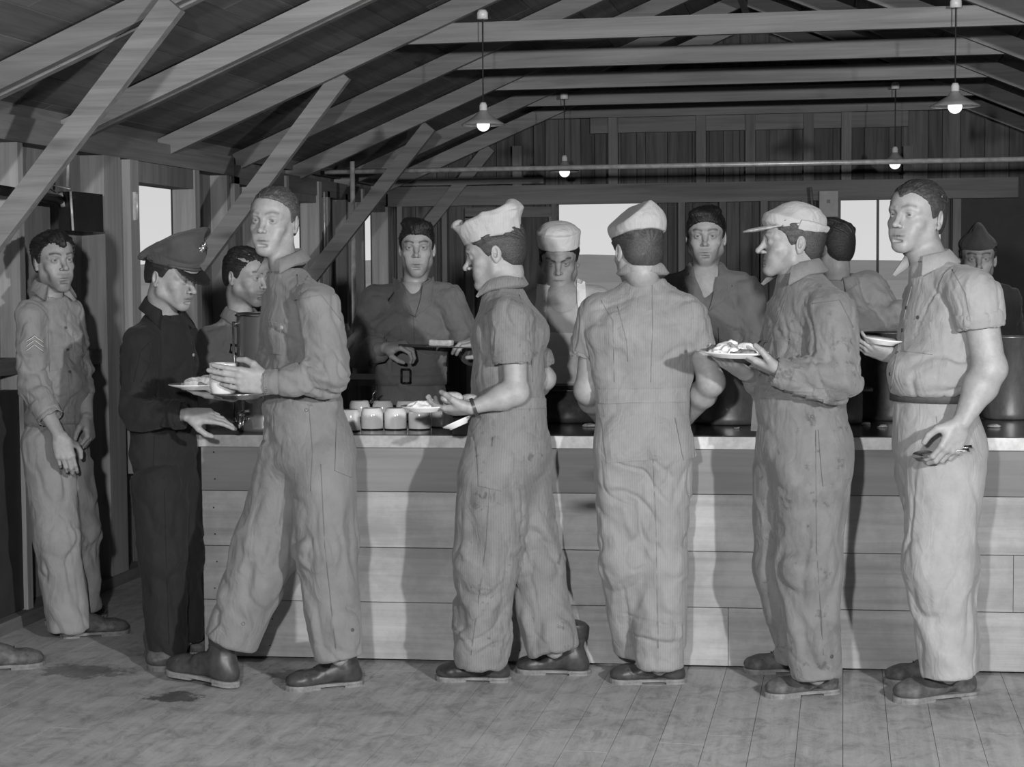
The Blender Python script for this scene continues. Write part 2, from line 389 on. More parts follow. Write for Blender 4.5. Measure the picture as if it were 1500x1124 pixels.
mb.build('front_panel', 'counter_wood', ct)
mb = MB()
for a, b_ in ((.0, .27), (.272, 2.9), (2.902, CLEN)):
    mb.box((a, 0, zs[3] + .0015), (b_, .02, zs[4]), random.random())
mb.build('top_board', 'counter_dark_wood', ct)
mb = MB(); 
for k in range(5): mb.box((0.0, .022 + k * .14, .012), (.02, .16 + k * .14, .84))
mb.build('end_panel', 'counter_end_wood', ct)
mb = MB(); mb.box((-.02, -.022, .842), (CLEN, -.002, CTZ - .004), .5); mb.box((-.022, -.022, .842), (-.002, CD, CTZ - .004), .5)
# nail dimples
o = mb.build('edge_trim', 'tin_edge', ct)
mb = MB(); mb.box((-.018, -.018, .845), (CLEN, CD, CTZ), .5); mb.build('countertop', 'oilcloth', ct)
nail0 = None
for i in range(4):
    for u in (.05, .27, 1.25, 2.3, 3.35):
        for dz in (.045, .15):
            if nail0 is None:
                mb = MB(); mb.lathe([(0, 0), (.0035, 0), (.003, .0012), (0, .002)], (0, 0, 0), 6); mb.v = [(a, -c, b2) for a, b2, c in mb.v]; nl = mb.build('nail', 'black_iron', ct); nail0 = nl
            else: nl = nail0.copy(); COL.objects.link(nl); nl.parent = ct
            nl.location = (u + random.uniform(-.006, .006), -.0005, zs[i] + dz)


# ---------------------------------------------------------------- lamps and pipes
def pendant(px, py, Y, topy, label, bulb=.033, R=.11, capbulb=0):
    c = unp(px, py, Y=Y); t = unp(px, topy, Y=Y); ztop = t[2]
    r = empty('pendant_lamp', (c[0], Y, c[2]), label, 'lamp', 'pendant lamps hanging from the roof beams')
    L = ztop - c[2]
    mb = MB(); mb.tube([(0, 0, .09), (0, 0, L)], .0035, 6); mb.build('cord', 'rubber_cord', r)
    mb = MB(); mb.lathe([(0, .0), (.028, 0), (.028, .03), (.02, .045), (0, .045)], (0, 0, L - .02), 16); mb.build('ceiling_rosette', 'porcelain', r)
    mb = MB(); mb.lathe([(0, .03), (.022, .03), (.024, .055), (.02, .06), (.02, .09), (.014, .105), (0, .105)], (0, 0, 0), 16); mb.build('socket', 'porcelain', r)
    mb = MB(); mb.lathe([(.02, .066), (.03, .052), (.042, .040), (R * .7, .016), (R, -.004), (R, -.009), (R * .99, -.008)], (0, 0, 0), 32)
    o = mb.build('lamp_shade', 'shade_outer', r)
    mb = MB(); mb.lathe([(R * .985, -.0078), (R * .7, .011), (.038, .034), (.018, .046)], (0, 0, 0), 32); mb.build('reflector', 'shade_inner', o)
    mb = MB(); n = 12; mb.lathe([(bulb * math.sin(math.pi * k / n) if k else 0, -bulb * math.cos(math.pi * k / n)) for k in range(n - 1)] + [(bulb * .42, bulb * 1.25), (0, bulb * 1.3)], (0, 0, -bulb * .45 + .008), 24)
    mb.build('bulb', 'bulb_glass', r)
pendant(708, 181, 8.88, 22, 'pendant lamp with dark conical shade hanging nearest the left rafters, frosted bulb partly inside')
pendant(1399, 154, 8.88, 5, 'pendant lamp with wide conical shade hanging at the far right over the belted man', .034, .12)
pendant(827, 250, 12.3, 141, 'small pendant lamp with bright round bulb above the cook in the tall white cap', .037, .105)
pendant(1311, 238, 12.3, 126, 'small pendant lamp with bright round bulb hanging in front of the right window', .037, .095)
mb = MB(); a = unp(476, 252, Y=11.75); b_ = unp(1471, 234, Y=11.75); z = (a[2] + b_[2]) / 2
mb.tube([(XL + .02, 11.75, z - .0), (XR, 11.75, z)], .017, 12)
pp = mb.build('water_pipe', 'galvanised_pipe'); tag(pp, 'long galvanised pipe running level across the room under the roof beams', 'pipe')
mb = MB(); a = unp(513, 236, Y=11.6); mb.tube([(a[0], 11.65, a[2]), (a[0], 11.65, .02)], .017, 12); 
pp = mb.build('upright_pipe', 'galvanised_pipe'); tag(pp, 'upright galvanised pipe standing by the left wall windows', 'pipe')
a = unp(466, 268, Y=11.9)
r = empty('wall_conduit', (XL + .01, 11.75, 2.0), 'thin wall conduit ending in a white porcelain socket beside the left windows', 'conduit')
mb = MB(); mb.tube([(0, 0, .08), (0, 0, -.38)], .007, 8); mb.build('conduit', 'galvanised_pipe', r)
mb = MB(); mb.lathe([(0, 0), (.012, 0), (.035, -.03), (.032, -.07), (.02, -.1), (0, -.1)], (0, 0, -.36), 14); mb.build('socket', 'porcelain', r)
# switch board by the right window
p = unp(1200, 280, Y=YB - .12); q = unp(1228, 318, Y=YB - .12)
mb = MB(); mb.box((p[0], YB - .14, q[2]), (q[0], YB - .1, p[2])); 
r = mb.build('switch_board', 'switch_board', None, .003); tag(r, 'grey switch board fixed on the post at the left of the right window', 'switch')
mb = MB(); c = ((p[0] + q[0]) / 2, YB - .145, (p[2] * .6 + q[2] * .4)); mb.box((c[0] - .012, c[1] - .012, c[2] - .012), (c[0] + .012, c[1] + .004, c[2] + .012)); mb.build('knob', 'black_iron', r)
p = unp(1187, 274, Y=YB - .2); q = unp(1192, 325, Y=YB - .2)
mb = MB(); mb.tube([p, q], .01, 8); mb.tube([q + [0.0, 0, -.05], q + [0.0, 0, .03]], .02, 8); r2 = mb.build('hanging_brush', 'back_trim_wood'); tag(r2, 'long handled brush hanging beside the grey switch board', 'brush')
# open electrical fuse box on the left wall
p = unp(86, 281, Y=7.6); q = unp(109, 338, Y=7.6)
r = empty('fuse_box', (XL, 7.62, p[2] - .08), 'open black metal fuse box on the left wall with a black conduit', 'fuse box')
r.location = (XL, 7.6, q[2]); mb = MB(); mb.box((p[0] - XL, -.008, 0), (q[0] - XL, .006, p[2] - q[2])); mb.build('door', 'black_iron', r)
a = unp(110, 284, Y=7.62)[0] - XL; e = unp(139, 300, Y=7.9)[0] - XL
mb = MB(); h = p[2] - q[2]; mb.box((a, .0, .0), (a + .012, .3, h)); mb.box((a, .0, 0), (e, .012, h * .93)); mb.box((a, .29, 0), (e, .3, h * .9)); mb.box((a, 0, 0), (e, .3, .012)); mb.box((a, 0, h * .9), (e, .3, h * .92)); mb.build('box', 'black_iron', r)
mb = MB()
for k in range(4): mb.box((a + .015 + (e - a) * k * .23, -.018, .02), (a + .015 + (e - a) * (k * .23 + .13), .0, h * .8))
mb.build('fuse_holder', 'black_iron', r)
mb = MB(); mb.tube([(a + .004, -.02, 0), (a - .004, -.02, h)], .006, 8); mb.tube([(-.03, -.02, h + .03), (a - .004, -.02, h + .01)], .003, 6); mb.tube([(a - .02, -.02, h + .02), (a - .02, .02, h + .3)], .008, 8); mb.build('catch', 'galvanised_pipe', r)
mb = MB(); mb.tube([(.06, -.75, h * .86), (p[0] - XL + .02, -.012, h * .78)], .022, 12); mb.build('conduit', 'black_iron', r)
mb = MB(); mb.lathe([(.024, 0), (.034, 0), (.034, .02), (.024, .02)], (0, 0, 0), 16); o = mb.build('lock_nut', 'galvanised_pipe', r); o.location = (p[0] - XL + .01, -.015, h * .78); o.rotation_euler = (0, math.radians(80), .4)

# ---------------------------------------------------------------- photographer's flash units (outside the frame)
def flash(name, loc, aim, power, size=.07, ang=100):
    l = bpy.data.lights.new(name, 'SPOT'); l.energy = power; l.shadow_soft_size = size; l.spot_size = math.radians(ang); l.spot_blend = .4
    o = bpy.data.objects.new(name, l); COL.objects.link(o); o.location = loc
    o.rotation_euler = (Vector(aim) - Vector(loc)).to_track_quat('-Z', 'Y').to_euler(); return o
FL = flash('flash_lamp', (-.5, .1, 1.95), (-1.6, 8, 1.45), 800)
FR = flash('flash_lamp', (2.0, 1.2, 2.1), (-1.2, 8, 1.35), 1050)
# ---------------------------------------------------------------- implicit surface modeller
def nrm(v): v = np.array(v, float); return v / (np.linalg.norm(v) + 1e-12)
class SDF:
    def __init__(s, lo, hi, h):
        s.lo = np.array(lo, float); s.h = h; s.n = np.maximum(4, np.ceil((np.array(hi, float) - s.lo) / h).astype(int) + 1)
        s.F = np.full(tuple(s.n), 1.0, np.float32)
        s.ax = [(s.lo[i] + h * np.arange(s.n[i])).astype(np.float32) for i in range(3)]
    def _sl(s, lo, hi):
        a = np.clip(np.floor((np.array(lo) - s.lo) / s.h).astype(int), 0, s.n); b = np.clip(np.ceil((np.array(hi) - s.lo) / s.h).astype(int) + 1, 0, s.n)
        if (b - a <= 0).any(): return None
        return tuple(slice(int(x), int(y)) for x, y in zip(a, b))
    def _xyz(s, sl):
        return s.ax[0][sl[0]][:, None, None], s.ax[1][sl[1]][None, :, None], s.ax[2][sl[2]][None, None, :]
    def _comb(s, sl, d, k, op):
        f = s.F[sl]
        if op == 'u':
            if k > 0: h = np.maximum(k - np.abs(f - d), 0) / k; s.F[sl] = np.minimum(f, d) - h * h * k * .25
            else: s.F[sl] = np.minimum(f, d)
        elif op == 's':
            d = -d
            if k > 0: h = np.maximum(k - np.abs(f - d), 0) / k; s.F[sl] = np.maximum(f, d) + h * h * k * .25
            else: s.F[sl] = np.maximum(f, d)
    def ell(s, c, r, k=.01, op='u', R=None):
        """ellipsoid, R: 3x3 rows = local axes"""
        c = np.array(c, float); r = np.array(r, float); rb = r if R is None else np.full(3, r.max()); pad = k + 3 * s.h
        sl = s._sl(c - rb - pad, c + rb + pad)
        if sl is None: return s
        X, Y, Z = s._xyz(sl); X = X - c[0]; Y = Y - c[1]; Z = Z - c[2]
        if R is not None: X, Y, Z = [R[i][0] * X + R[i][1] * Y + R[i][2] * Z for i in range(3)]
        q0 = np.sqrt((X / r[0]) ** 2 + (Y / r[1]) ** 2 + (Z / r[2]) ** 2) + 1e-6
        q1 = np.sqrt((X / r[0] ** 2) ** 2 + (Y / r[1] ** 2) ** 2 + (Z / r[2] ** 2) ** 2) + 1e-6
        s._comb(sl, (q0 * (q0 - 1) / q1).astype(np.float32), k, op); return s
    def seg(s, p0, p1, a0, a1, k=.01, q=1.0, q1=None, side=None, op='u', cap=1.0, cap1=None):
        """tapered capsule; a = half width along 'side', q*a = half depth; cap scales rounded end"""
        p0 = np.array(p0, float); p1 = np.array(p1, float); q1 = q if q1 is None else q1
        ax = p1 - p0; L = np.linalg.norm(ax); ax = ax / (L + 1e-9)
        if side is None: side = np.cross(ax, [.3, .5, .8])
        sd = np.array(side, float); sd = sd - ax * sd.dot(ax); sd /= np.linalg.norm(sd) + 1e-9; nn = np.cross(ax, sd)
        m = max(a0, a1) * max(1, q, q1); pad = m + k + 3 * s.h
        sl = s._sl(np.minimum(p0, p1) - pad, np.maximum(p0, p1) + pad)
        if sl is None: return s
        X, Y, Z = s._xyz(sl); X = X - p0[0]; Y = Y - p0[1]; Z = Z - p0[2]
        w = X * ax[0] + Y * ax[1] + Z * ax[2]; u = X * sd[0] + Y * sd[1] + Z * sd[2]; v = X * nn[0] + Y * nn[1] + Z * nn[2]
        t = np.clip(w / (L + 1e-9), 0, 1); a = a0 + (a1 - a0) * t; b = a * (q + (q1 - q) * t); w = w - t * L
        cc = np.minimum(a, b) * np.where(w > 0, cap if cap1 is None else cap1, cap)
        q0 = np.sqrt((u / a) ** 2 + (v / b) ** 2 + (w / cc) ** 2) + 1e-6
        qq = np.sqrt((u / a ** 2) ** 2 + (v / b ** 2) ** 2 + (w / cc ** 2) ** 2) + 1e-6
        s._comb(sl, (q0 * (q0 - 1) / qq).astype(np.float32), k, op); return s
    def chain(s, pts, rs, k=.01, q=1.0, side=None, cap=1.0, op='u'):
        qs = q if hasattr(q, '__len__') else [q] * len(pts)
        for i in range(len(pts) - 1): s.seg(pts[i], pts[i + 1], rs[i], rs[i + 1], k, qs[i], qs[i + 1], side, op, cap)
        return s
    def plane(s, p, n, k=0):
        """cut away the side n points to"""
        n = nrm(n); X, Y, Z = s.ax[0][:, None, None], s.ax[1][None, :, None], s.ax[2][None, None, :]
        d = (X - p[0]) * n[0] + (Y - p[1]) * n[1] + (Z - p[2]) * n[2]
        if k > 0: h = np.maximum(k - np.abs(s.F - d), 0) / k; s.F = (np.maximum(s.F, d) + h * h * k * .25).astype(np.float32)
        else: s.F = np.maximum(s.F, d).astype(np.float32)
        return s
    def mesh(s):
        F = s.F; F[0] = F[-1] = 1; F[:, 0] = F[:, -1] = 1; F[:, :, 0] = F[:, :, -1] = 1
        ins = F < 0; n = s.n - 1
        c = sum(ins[i:i + n[0], j:j + n[1], k:k + n[2]].astype(np.int8) for i in (0, 1) for j in (0, 1) for k in (0, 1))
        cells = np.argwhere((c > 0) & (c < 8)); idx = np.full(tuple(n), -1, np.int32); idx[tuple(cells.T)] = np.arange(len(cells))
        acc = np.zeros((len(cells), 3)); cnt = np.zeros(len(cells))
        for a in range(3):
            o1, o2 = [x for x in range(3) if x != a]
            for i in (0, 1):
                for j in (0, 1):
                    p = cells.copy(); p[:, o1] += i; p[:, o2] += j; q = p.copy(); q[:, a] += 1
                    fa = F[tuple(p.T)]; fb = F[tuple(q.T)]; m = (fa < 0) != (fb < 0)
                    t = np.where(m, fa / np.where(m, fa - fb, 1), 0)
                    pos = p.astype(float); pos[:, a] += t; acc[m] += pos[m]; cnt[m] += 1
        V = s.lo + s.h * acc / cnt[:, None]; faces = []
        for a in range(3):
            o1, o2 = (a + 1) % 3, (a + 2) % 3
            sh = [slice(None)] * 3; sh2 = [slice(None)] * 3; sh[a] = slice(0, -1); sh2[a] = slice(1, None)
            A = ins[tuple(sh)]; B = ins[tuple(sh2)]
            for flip, M in ((0, A & ~B), (1, B & ~A)):
                e = np.argwhere(M); e = e[(e[:, o1] > 0) & (e[:, o2] > 0) & (e[:, o1] < n[o1]) & (e[:, o2] < n[o2])]
                if not len(e): continue
                qd = []
                for d1, d2 in ((0, 0), (-1, 0), (-1, -1), (0, -1)):
                    p = e.copy(); p[:, o1] += d1; p[:, o2] += d2; qd.append(idx[tuple(p.T)])
                qd = np.stack(qd, 1); faces.append(qd[:, ::-1] if flip else qd)
        Q = np.concatenate(faces); Q = Q[(Q >= 0).all(1)]
        # faces were wound so that the normal points from inside to outside
        return V, Q
def smooth(V, Q, it=2, lam=.5):
    for _ in range(it):
        S = np.zeros_like(V); c = np.zeros(len(V))
        for a, b in ((0, 1), (1, 2), (2, 3), (3, 0)):
            for x, y in ((a, b), (b, a)):
                for d in range(3): S[:, d] += np.bincount(Q[:, x], V[Q[:, y], d], len(V))
                c += np.bincount(Q[:, x], minlength=len(V))
        V = V + lam * (S / np.maximum(c, 1)[:, None] - V)
    return V
def vnormals(V, Q):
    fn = np.cross(V[Q[:, 2]] - V[Q[:, 0]], V[Q[:, 3]] - V[Q[:, 1]]); N_ = np.zeros_like(V)
    for i in range(4):
        for d in range(3): N_[:, d] += np.bincount(Q[:, i], fn[:, d], len(V))
    return N_ / (np.linalg.norm(N_, axis=1)[:, None] + 1e-12)
_rt = np.random.RandomState(5).rand(64, 64, 64).astype(np.float32)
def vnoise(P):
    i = np.floor(P).astype(int); f = P - i; f = f * f * f * (f * (f * 6 - 15) + 10); i &= 63; j = (i + 1) & 63
    def L(x, y, z): return _rt[x[:, 0], y[:, 1], z[:, 2]]
    x, y, z = f[:, 0], f[:, 1], f[:, 2]
    return ((L(i, i, i) * (1 - x) + L(j, i, i) * x) * (1 - y) + (L(i, j, i) * (1 - x) + L(j, j, i) * x) * y) * (1 - z) + ((L(i, i, j) * (1 - x) + L(j, i, j) * x) * (1 - y) + (L(i, j, j) * (1 - x) + L(j, j, j) * x) * y) * z
def ridge(n, p=2.0): return (1 - np.abs(2 * n - 1)) ** p
def npmesh(name, V, Q, m, parent=None, tone=None, origin=(0, 0, 0), smooth_=True):
    me = bpy.data.meshes.new(name); me.vertices.add(len(V)); me.vertices.foreach_set('co', (V - np.array(origin)).astype(np.float32).ravel())
    k = Q.shape[1]; me.loops.add(len(Q) * k); me.loops.foreach_set('vertex_index', Q.astype(np.int32).ravel()); me.polygons.add(len(Q))
    me.polygons.foreach_set('loop_start', np.arange(0, len(Q) * k, k, dtype=np.int32)); me.polygons.foreach_set('use_smooth', np.ones(len(Q), bool) if smooth_ else np.zeros(len(Q), bool))
    me.update(); me.validate()
    if tone is None: tone = np.ones(len(V))
    ca = me.color_attributes.new('tone', 'FLOAT_COLOR', 'POINT'); ca.data.foreach_set('color', np.repeat(np.asarray(tone, np.float32), 4))
    return link(name, me, m, parent)
def join(parts):
    Vs, Qs, Ts, n = [], [], [], 0
    for V, Q, T in parts: Vs.append(V); Qs.append(Q + n); Ts.append(T); n += len(V)
    return np.concatenate(Vs), np.concatenate(Qs), np.concatenate(Ts)
def uvsphere(c, r, nu=16, nv=12):
    """quads only sphere, pole along -Y"""
    V = []; 
    for i in range(nv + 1):
        a = math.pi * (i + .02) / (nv + .04)
        for j in range(nu): V.append((c[0] + r * math.sin(a) * math.cos(2 * math.pi * j / nu), c[1] - r * math.cos(a), c[2] + r * math.sin(a) * math.sin(2 * math.pi * j / nu)))
    Q = [(i * nu + j, i * nu + (j + 1) % nu, (i + 1) * nu + (j + 1) % nu, (i + 1) * nu + j) for i in range(nv) for j in range(nu)]
    return np.array(V), np.array(Q)[:, ::-1]
def rotm(yaw, pitch=0, roll=0):
    """yaw: + turns the face towards the picture's right; pitch + looks down; roll + tilts the crown to the picture's right"""
    y, p, r = [math.radians(a) for a in (yaw, pitch, roll)]
    Rz = np.array([[math.cos(y), -math.sin(y), 0], [math.sin(y), math.cos(y), 0], [0, 0, 1]])
    Rx = np.array([[1, 0, 0], [0, math.cos(p), -math.sin(p)], [0, math.sin(p), math.cos(p)]])
    Ry = np.array([[math.cos(r), 0, math.sin(r)], [0, 1, 0], [-math.sin(r), 0, math.cos(r)]])
    return Ry @ Rz @ Rx

# ---- skin, hair, cloth materials (greyscale photograph)
m, nt, b = mat('skin', .4, .48, 0, .35)
at = attr(nt); n = noise(nt, mapped(nt, (1, 1, 1)), 60, 6, .65); n2 = noise(nt, mapped(nt, (1, 1, 1)), 12, 3)
c = mul(nt, at, ramp(nt, n, [(.3, .88), (.7, 1.08)])); c = mul(nt, c, ramp(nt, n2, [(.3, .9), (.7, 1.06)]))
nt.links.new(c, b.inputs['Base Color']); bump(nt, b, n, .25, .0015)
b.inputs['Subsurface Weight'].default_value = .0
m, nt, b = mat('hair', .03, .45, 0, .5)
at = attr(nt); n = noise(nt, mapped(nt, (1, 1, 1)), 180, 4, .6, 1.5)
nt.links.new(mul(nt, at, ramp(nt, n, [(.3, .5), (.7, 1.4)])), b.inputs['Base Color']); bump(nt, b, n, .8, .003)
def cloth(name, g, weave=900, var=.14, stain=0, seed=0.0, stripes=0, rough=.85, sheen=.15, stain_z=None):
    m, nt, b = mat(name, g, rough, 0, .15)
    base = mapped(nt, (1, 1, 1), loc=(seed, seed * 2, seed))
    n = noise(nt, base, 7, 7, .65); n3 = noise(nt, mapped(nt, (60, 60, 60)), 6, 2)
    col = ramp(nt, n, [(.3, g * (1 - var)), (.7, g * (1 + var))])
    col = mul(nt, col, attr(nt))
    if stripes:
        w = N(nt, 'ShaderNodeTexWave'); w.inputs['Scale'].default_value = stripes; w.inputs['Distortion'].default_value = .6; w.inputs['Detail'].default_value = 1
        nt.links.new(mapped(nt, (1, 1, .02)), w.inputs['Vector']); col = mul(nt, col, ramp(nt, w.outputs['Color'], [(0, .93), (1, 1.04)]))
    if stain:
        s1 = noise(nt, base, 16, 5, .7, .4); s2 = noise(nt, base, 5, 6, .7)
        col = mul(nt, col, ramp(nt, s1, [(.60, 1.0), (.68, 1 - stain)])); col = mul(nt, col, ramp(nt, s2, [(.35, 1 - stain * .5), (.5, 1.0)]))
    nt.links.new(col, b.inputs['Base Color'])
    fine = noise(nt, mapped(nt, (1, 1, 1)), 40, 5, .6)
    cr = noise(nt, mapped(nt, (1, 1, .45)), 17, 3, .5, 1.6)
    bp = nt.nodes.new('ShaderNodeBump'); bp.inputs['Strength'].default_value = .35; bp.inputs['Distance'].default_value = .004
    nt.links.new(fine, bp.inputs['Height'])
    b2 = nt.nodes.new('ShaderNodeBump'); b2.inputs['Strength'].default_value = .5; b2.inputs['Distance'].default_value = .012; nt.links.new(cr, b2.inputs['Height']); nt.links.new(bp.outputs[0], b2.inputs['Normal']); nt.links.new(b2.outputs[0], b.inputs['Normal'])
    b.inputs['Sheen Weight'].default_value = sheen; return m
simple('leather_brown', .05, .42, 0, .5, .4, 25, .3); simple('leather_worn', .10, .6, 0, .4, .5, 30, .4); simple('leather_black', .05, .35, 0, .5, .4, 20, .3)
simple('sole_pale', .2, .7, 0, .3, .3, 40); simple('sole_dark', .08, .6, 0, .3, .3, 40)
simple('button_dark', .08, .4); simple('button_pale', .4, .4); simple('belt_web', .08, .7, 0, .3, .15, 40); simple('brass', .55, .3, .8)
simple('visor_leather', .03, .18, 0, .6)

def head(P):
    """canonical head (face towards -Y) -> V,Q,tone in local metres. P: dict of small variations"""
    g = P.get
    w = g('w', 1.0); jaw = g('jaw', 1.0); nose = g('nose', 1.0); lg = g('long', 1.0); nk = g('neck', .053)
    ne = np.array(g('neck_end', (0, .035, -.235)), float)
    H = SDF((min(-.105, ne[0] - .075), min(-.145, ne[1] - .08), min(-.15, ne[2] - .03)), (max(.105, ne[0] + .075), max(.125, ne[1] + .08), .145), g('h', .0021))
    H.ell((0, .014, .034), (.0765 * w, .097, .082), .01)
    H.ell((0, -.028, .028), (.065 * w, .062, .06), .03)
    H.ell((0, -.026, -.035 * lg), (.0585 * w, .06, .07 * lg), .03)
    H.ell((0, -.068, -.1 * lg), (.02 * jaw, .017, .0155), .035)
    for s in (-1, 1):
        H.seg((s * .012 * jaw, -.072, -.102 * lg), (s * .050 * w * jaw, -.004, -.066 * lg), .016, .0155, .028)
        H.seg((s * .050 * w * jaw, -.004, -.066 * lg), (s * .058 * w, .003, -.02), .015, .013, .025)
        H.ell((s * .044 * w, -.056, -.03), (.019, .019, .015), .022)
        H.ell((s * .032, -.068, -.062 * lg), (.017, .016, .022), .022)
    # brow
    H.chain([(-.05 * w, -.066, .014), (-.03, -.082, .019), (-.01, -.0855, .014), (.01, -.0855, .014), (.03, -.082, .019), (.05 * w, -.066, .014)], [.007, .0095, .009, .009, .0095, .007], .014)
    # sockets
    for s in (-1, 1): H.ell((s * .0315, -.101, -.001), (.0185, .0185, .0120), .012, 's')
    # muzzle, nose
    H.ell((0, -.067, -.067 * lg), (.029, .0225, .024), .02)
    H.chain([(0, -.084, .010), (0, -.094, -.010), (0, -.109 - .006 * (nose - 1) * 4, -.032)], [.0065, .0075, .0095 * nose], .012)
    H.ell((0, -.1125 - .01 * (nose - 1), -.0355), (.0095, .0095, .0085), .006)
    for s in (-1, 1):
        H.ell((s * .0125 * nose, -.099, -.0385), (.0060, .0085, .0065), .007)
        H.ell((s * .0065, -.1075, -.0455), (.0032, .006, .003), .003, 's')
    # eyelids
    for s in (-1, 1):
        ex = s * .0315
        H.ell((ex, -.0765, -.001), (.0143, .0143, .0132), .006)
        sq = g('eye', 1.0)
        H.ell((ex, -.094, -.0012), (.0125, .014, .0036 * sq), .0015, 's', np.array([[math.cos(-s * .07), 0, math.sin(-s * .07)], [0, 1, 0], [-math.sin(-s * .07), 0, math.cos(-s * .07)]]))
    # lips
    mz = -.0705 * lg; mw = g('mouth', 1.0)
    H.chain([(-.0235 * mw, -.0795, mz + .0005), (-.009, -.0880, mz + .0045), (0, -.0888, mz + .0035), (.009, -.0880, mz + .0045), (.0235 * mw, -.0795, mz + .0005)], [.0025, .0036, .0036, .0036, .0025], .005)
    H.chain([(-.021 * mw, -.080, mz - .0035), (0, -.0872, mz - .0062), (.021 * mw, -.080, mz - .0035)], [.0025, .0046, .0025], .006)
    H.chain([(-.0245 * mw, -.0825, mz), (0, -.0938, mz - .0008), (.0245 * mw, -.0825, mz)], [.0013, .0014 + g('open', 0), .0013], .002, op='s')
    H.ell((0, -.0885, mz - .017), (.016, .006, .0045), .008, 's')
    # ears
    for s in (-1, 1):
        R = np.array([nrm((1, s * .30, 0)), nrm((-s * .30, 1, -.15)), [0, .15, 1]]); R[2] = np.cross(R[0], R[1])
        e = (s * (.0775 * w + .002), .016, -.010)
        H.ell(e, (.0075, .0185, .031), .004, 'u', R)
        H.ell((e[0] + s * .0072, e[1] - .003, e[2] + .002), (.0062, .0095, .0185), .002, 's', R); H.ell((e[0] + s * .004, e[1] - .004, e[2] - .006), (.008, .0055, .008), .002, 's', R)
        H.ell((e[0] - s * .001, e[1] - .006, e[2] - .026), (.005, .008, .0085), .004)
    # neck: from skull base to the given local end point
    ne = np.array(g('neck_end', (0, .035, -.235)), float)
    H.chain([(0, .03, -.03), (0, .030, -.085), ne], [.050, nk * .93, nk * 1.06], .03)
    V, Q = H.mesh(); V = smooth(V, Q, 2, .4)
    x, y, z = V.T; ax_ = np.abs(x)
    t = np.full(len(V), 1.0)
    lip = np.exp(-((z - mz + .001) / .0085) ** 2 * 1.0 - (x / (.024 * mw)) ** 4) * (y < -.08); t -= .24 * lip
    crease = np.exp(-((z - mz + .0006) / .0022) ** 2 - (x / (.025 * mw)) ** 6) * (y < -.078); t -= .45 * crease
    bt = g('brow', .7)
    bc = .0205 + .006 * np.sin(np.clip((ax_ - .012) / .04, 0, 1) * 2.6) - .004 * (1 if g('frown') else 0) * (ax_ < .03)
    if g('frown'): bc = bc - .006 + .004 * np.clip(ax_ / .04, 0, 1)
    brow = np.exp(-((z - bc) / .0042) ** 2) * ((ax_ > .010) & (ax_ < .052)) * (y < -.04); t -= bt * brow
    st = g('stubble', .18)
    beard = np.clip((-.048 * lg - z) / .02, 0, 1) * np.clip((.03 - y) / .03, 0, 1) * np.clip((z + .13) / .02, 0, 1)
    beard = np.maximum(beard, np.exp(-((z + .057 * lg) / .006) ** 2) * (ax_ < .027) * (y < -.06)); t -= st * beard * (1 - lip)
    lash = np.exp(-((ax_ - .0315) / .013) ** 4 - ((z - .0045) / .0022) ** 2) * (y < -.08); t -= .45 * lash
    t = np.clip(t, .08, 1.2) * g('tone', .42)
    parts = [(V, Q, t)]
    # displaced eyebrows
    Nn = vnormals(V, Q); V += Nn * (brow * .0014)[:, None]
    gx, gz = g('gaze', (0, 0))
    for s in (-1, 1):
        c0 = np.array([s * .0315, -.0772, -.001]); v, q = uvsphere(c0, .0120, 24, 20)
        d = (v - c0) / .0122; look = nrm((gx, -1, gz)); ca = d @ look
        tt = np.where(ca > .975, .02, np.where(ca > .88, g('iris', .07), .30)).astype(float)
        parts.append((v, q, tt))
    return parts

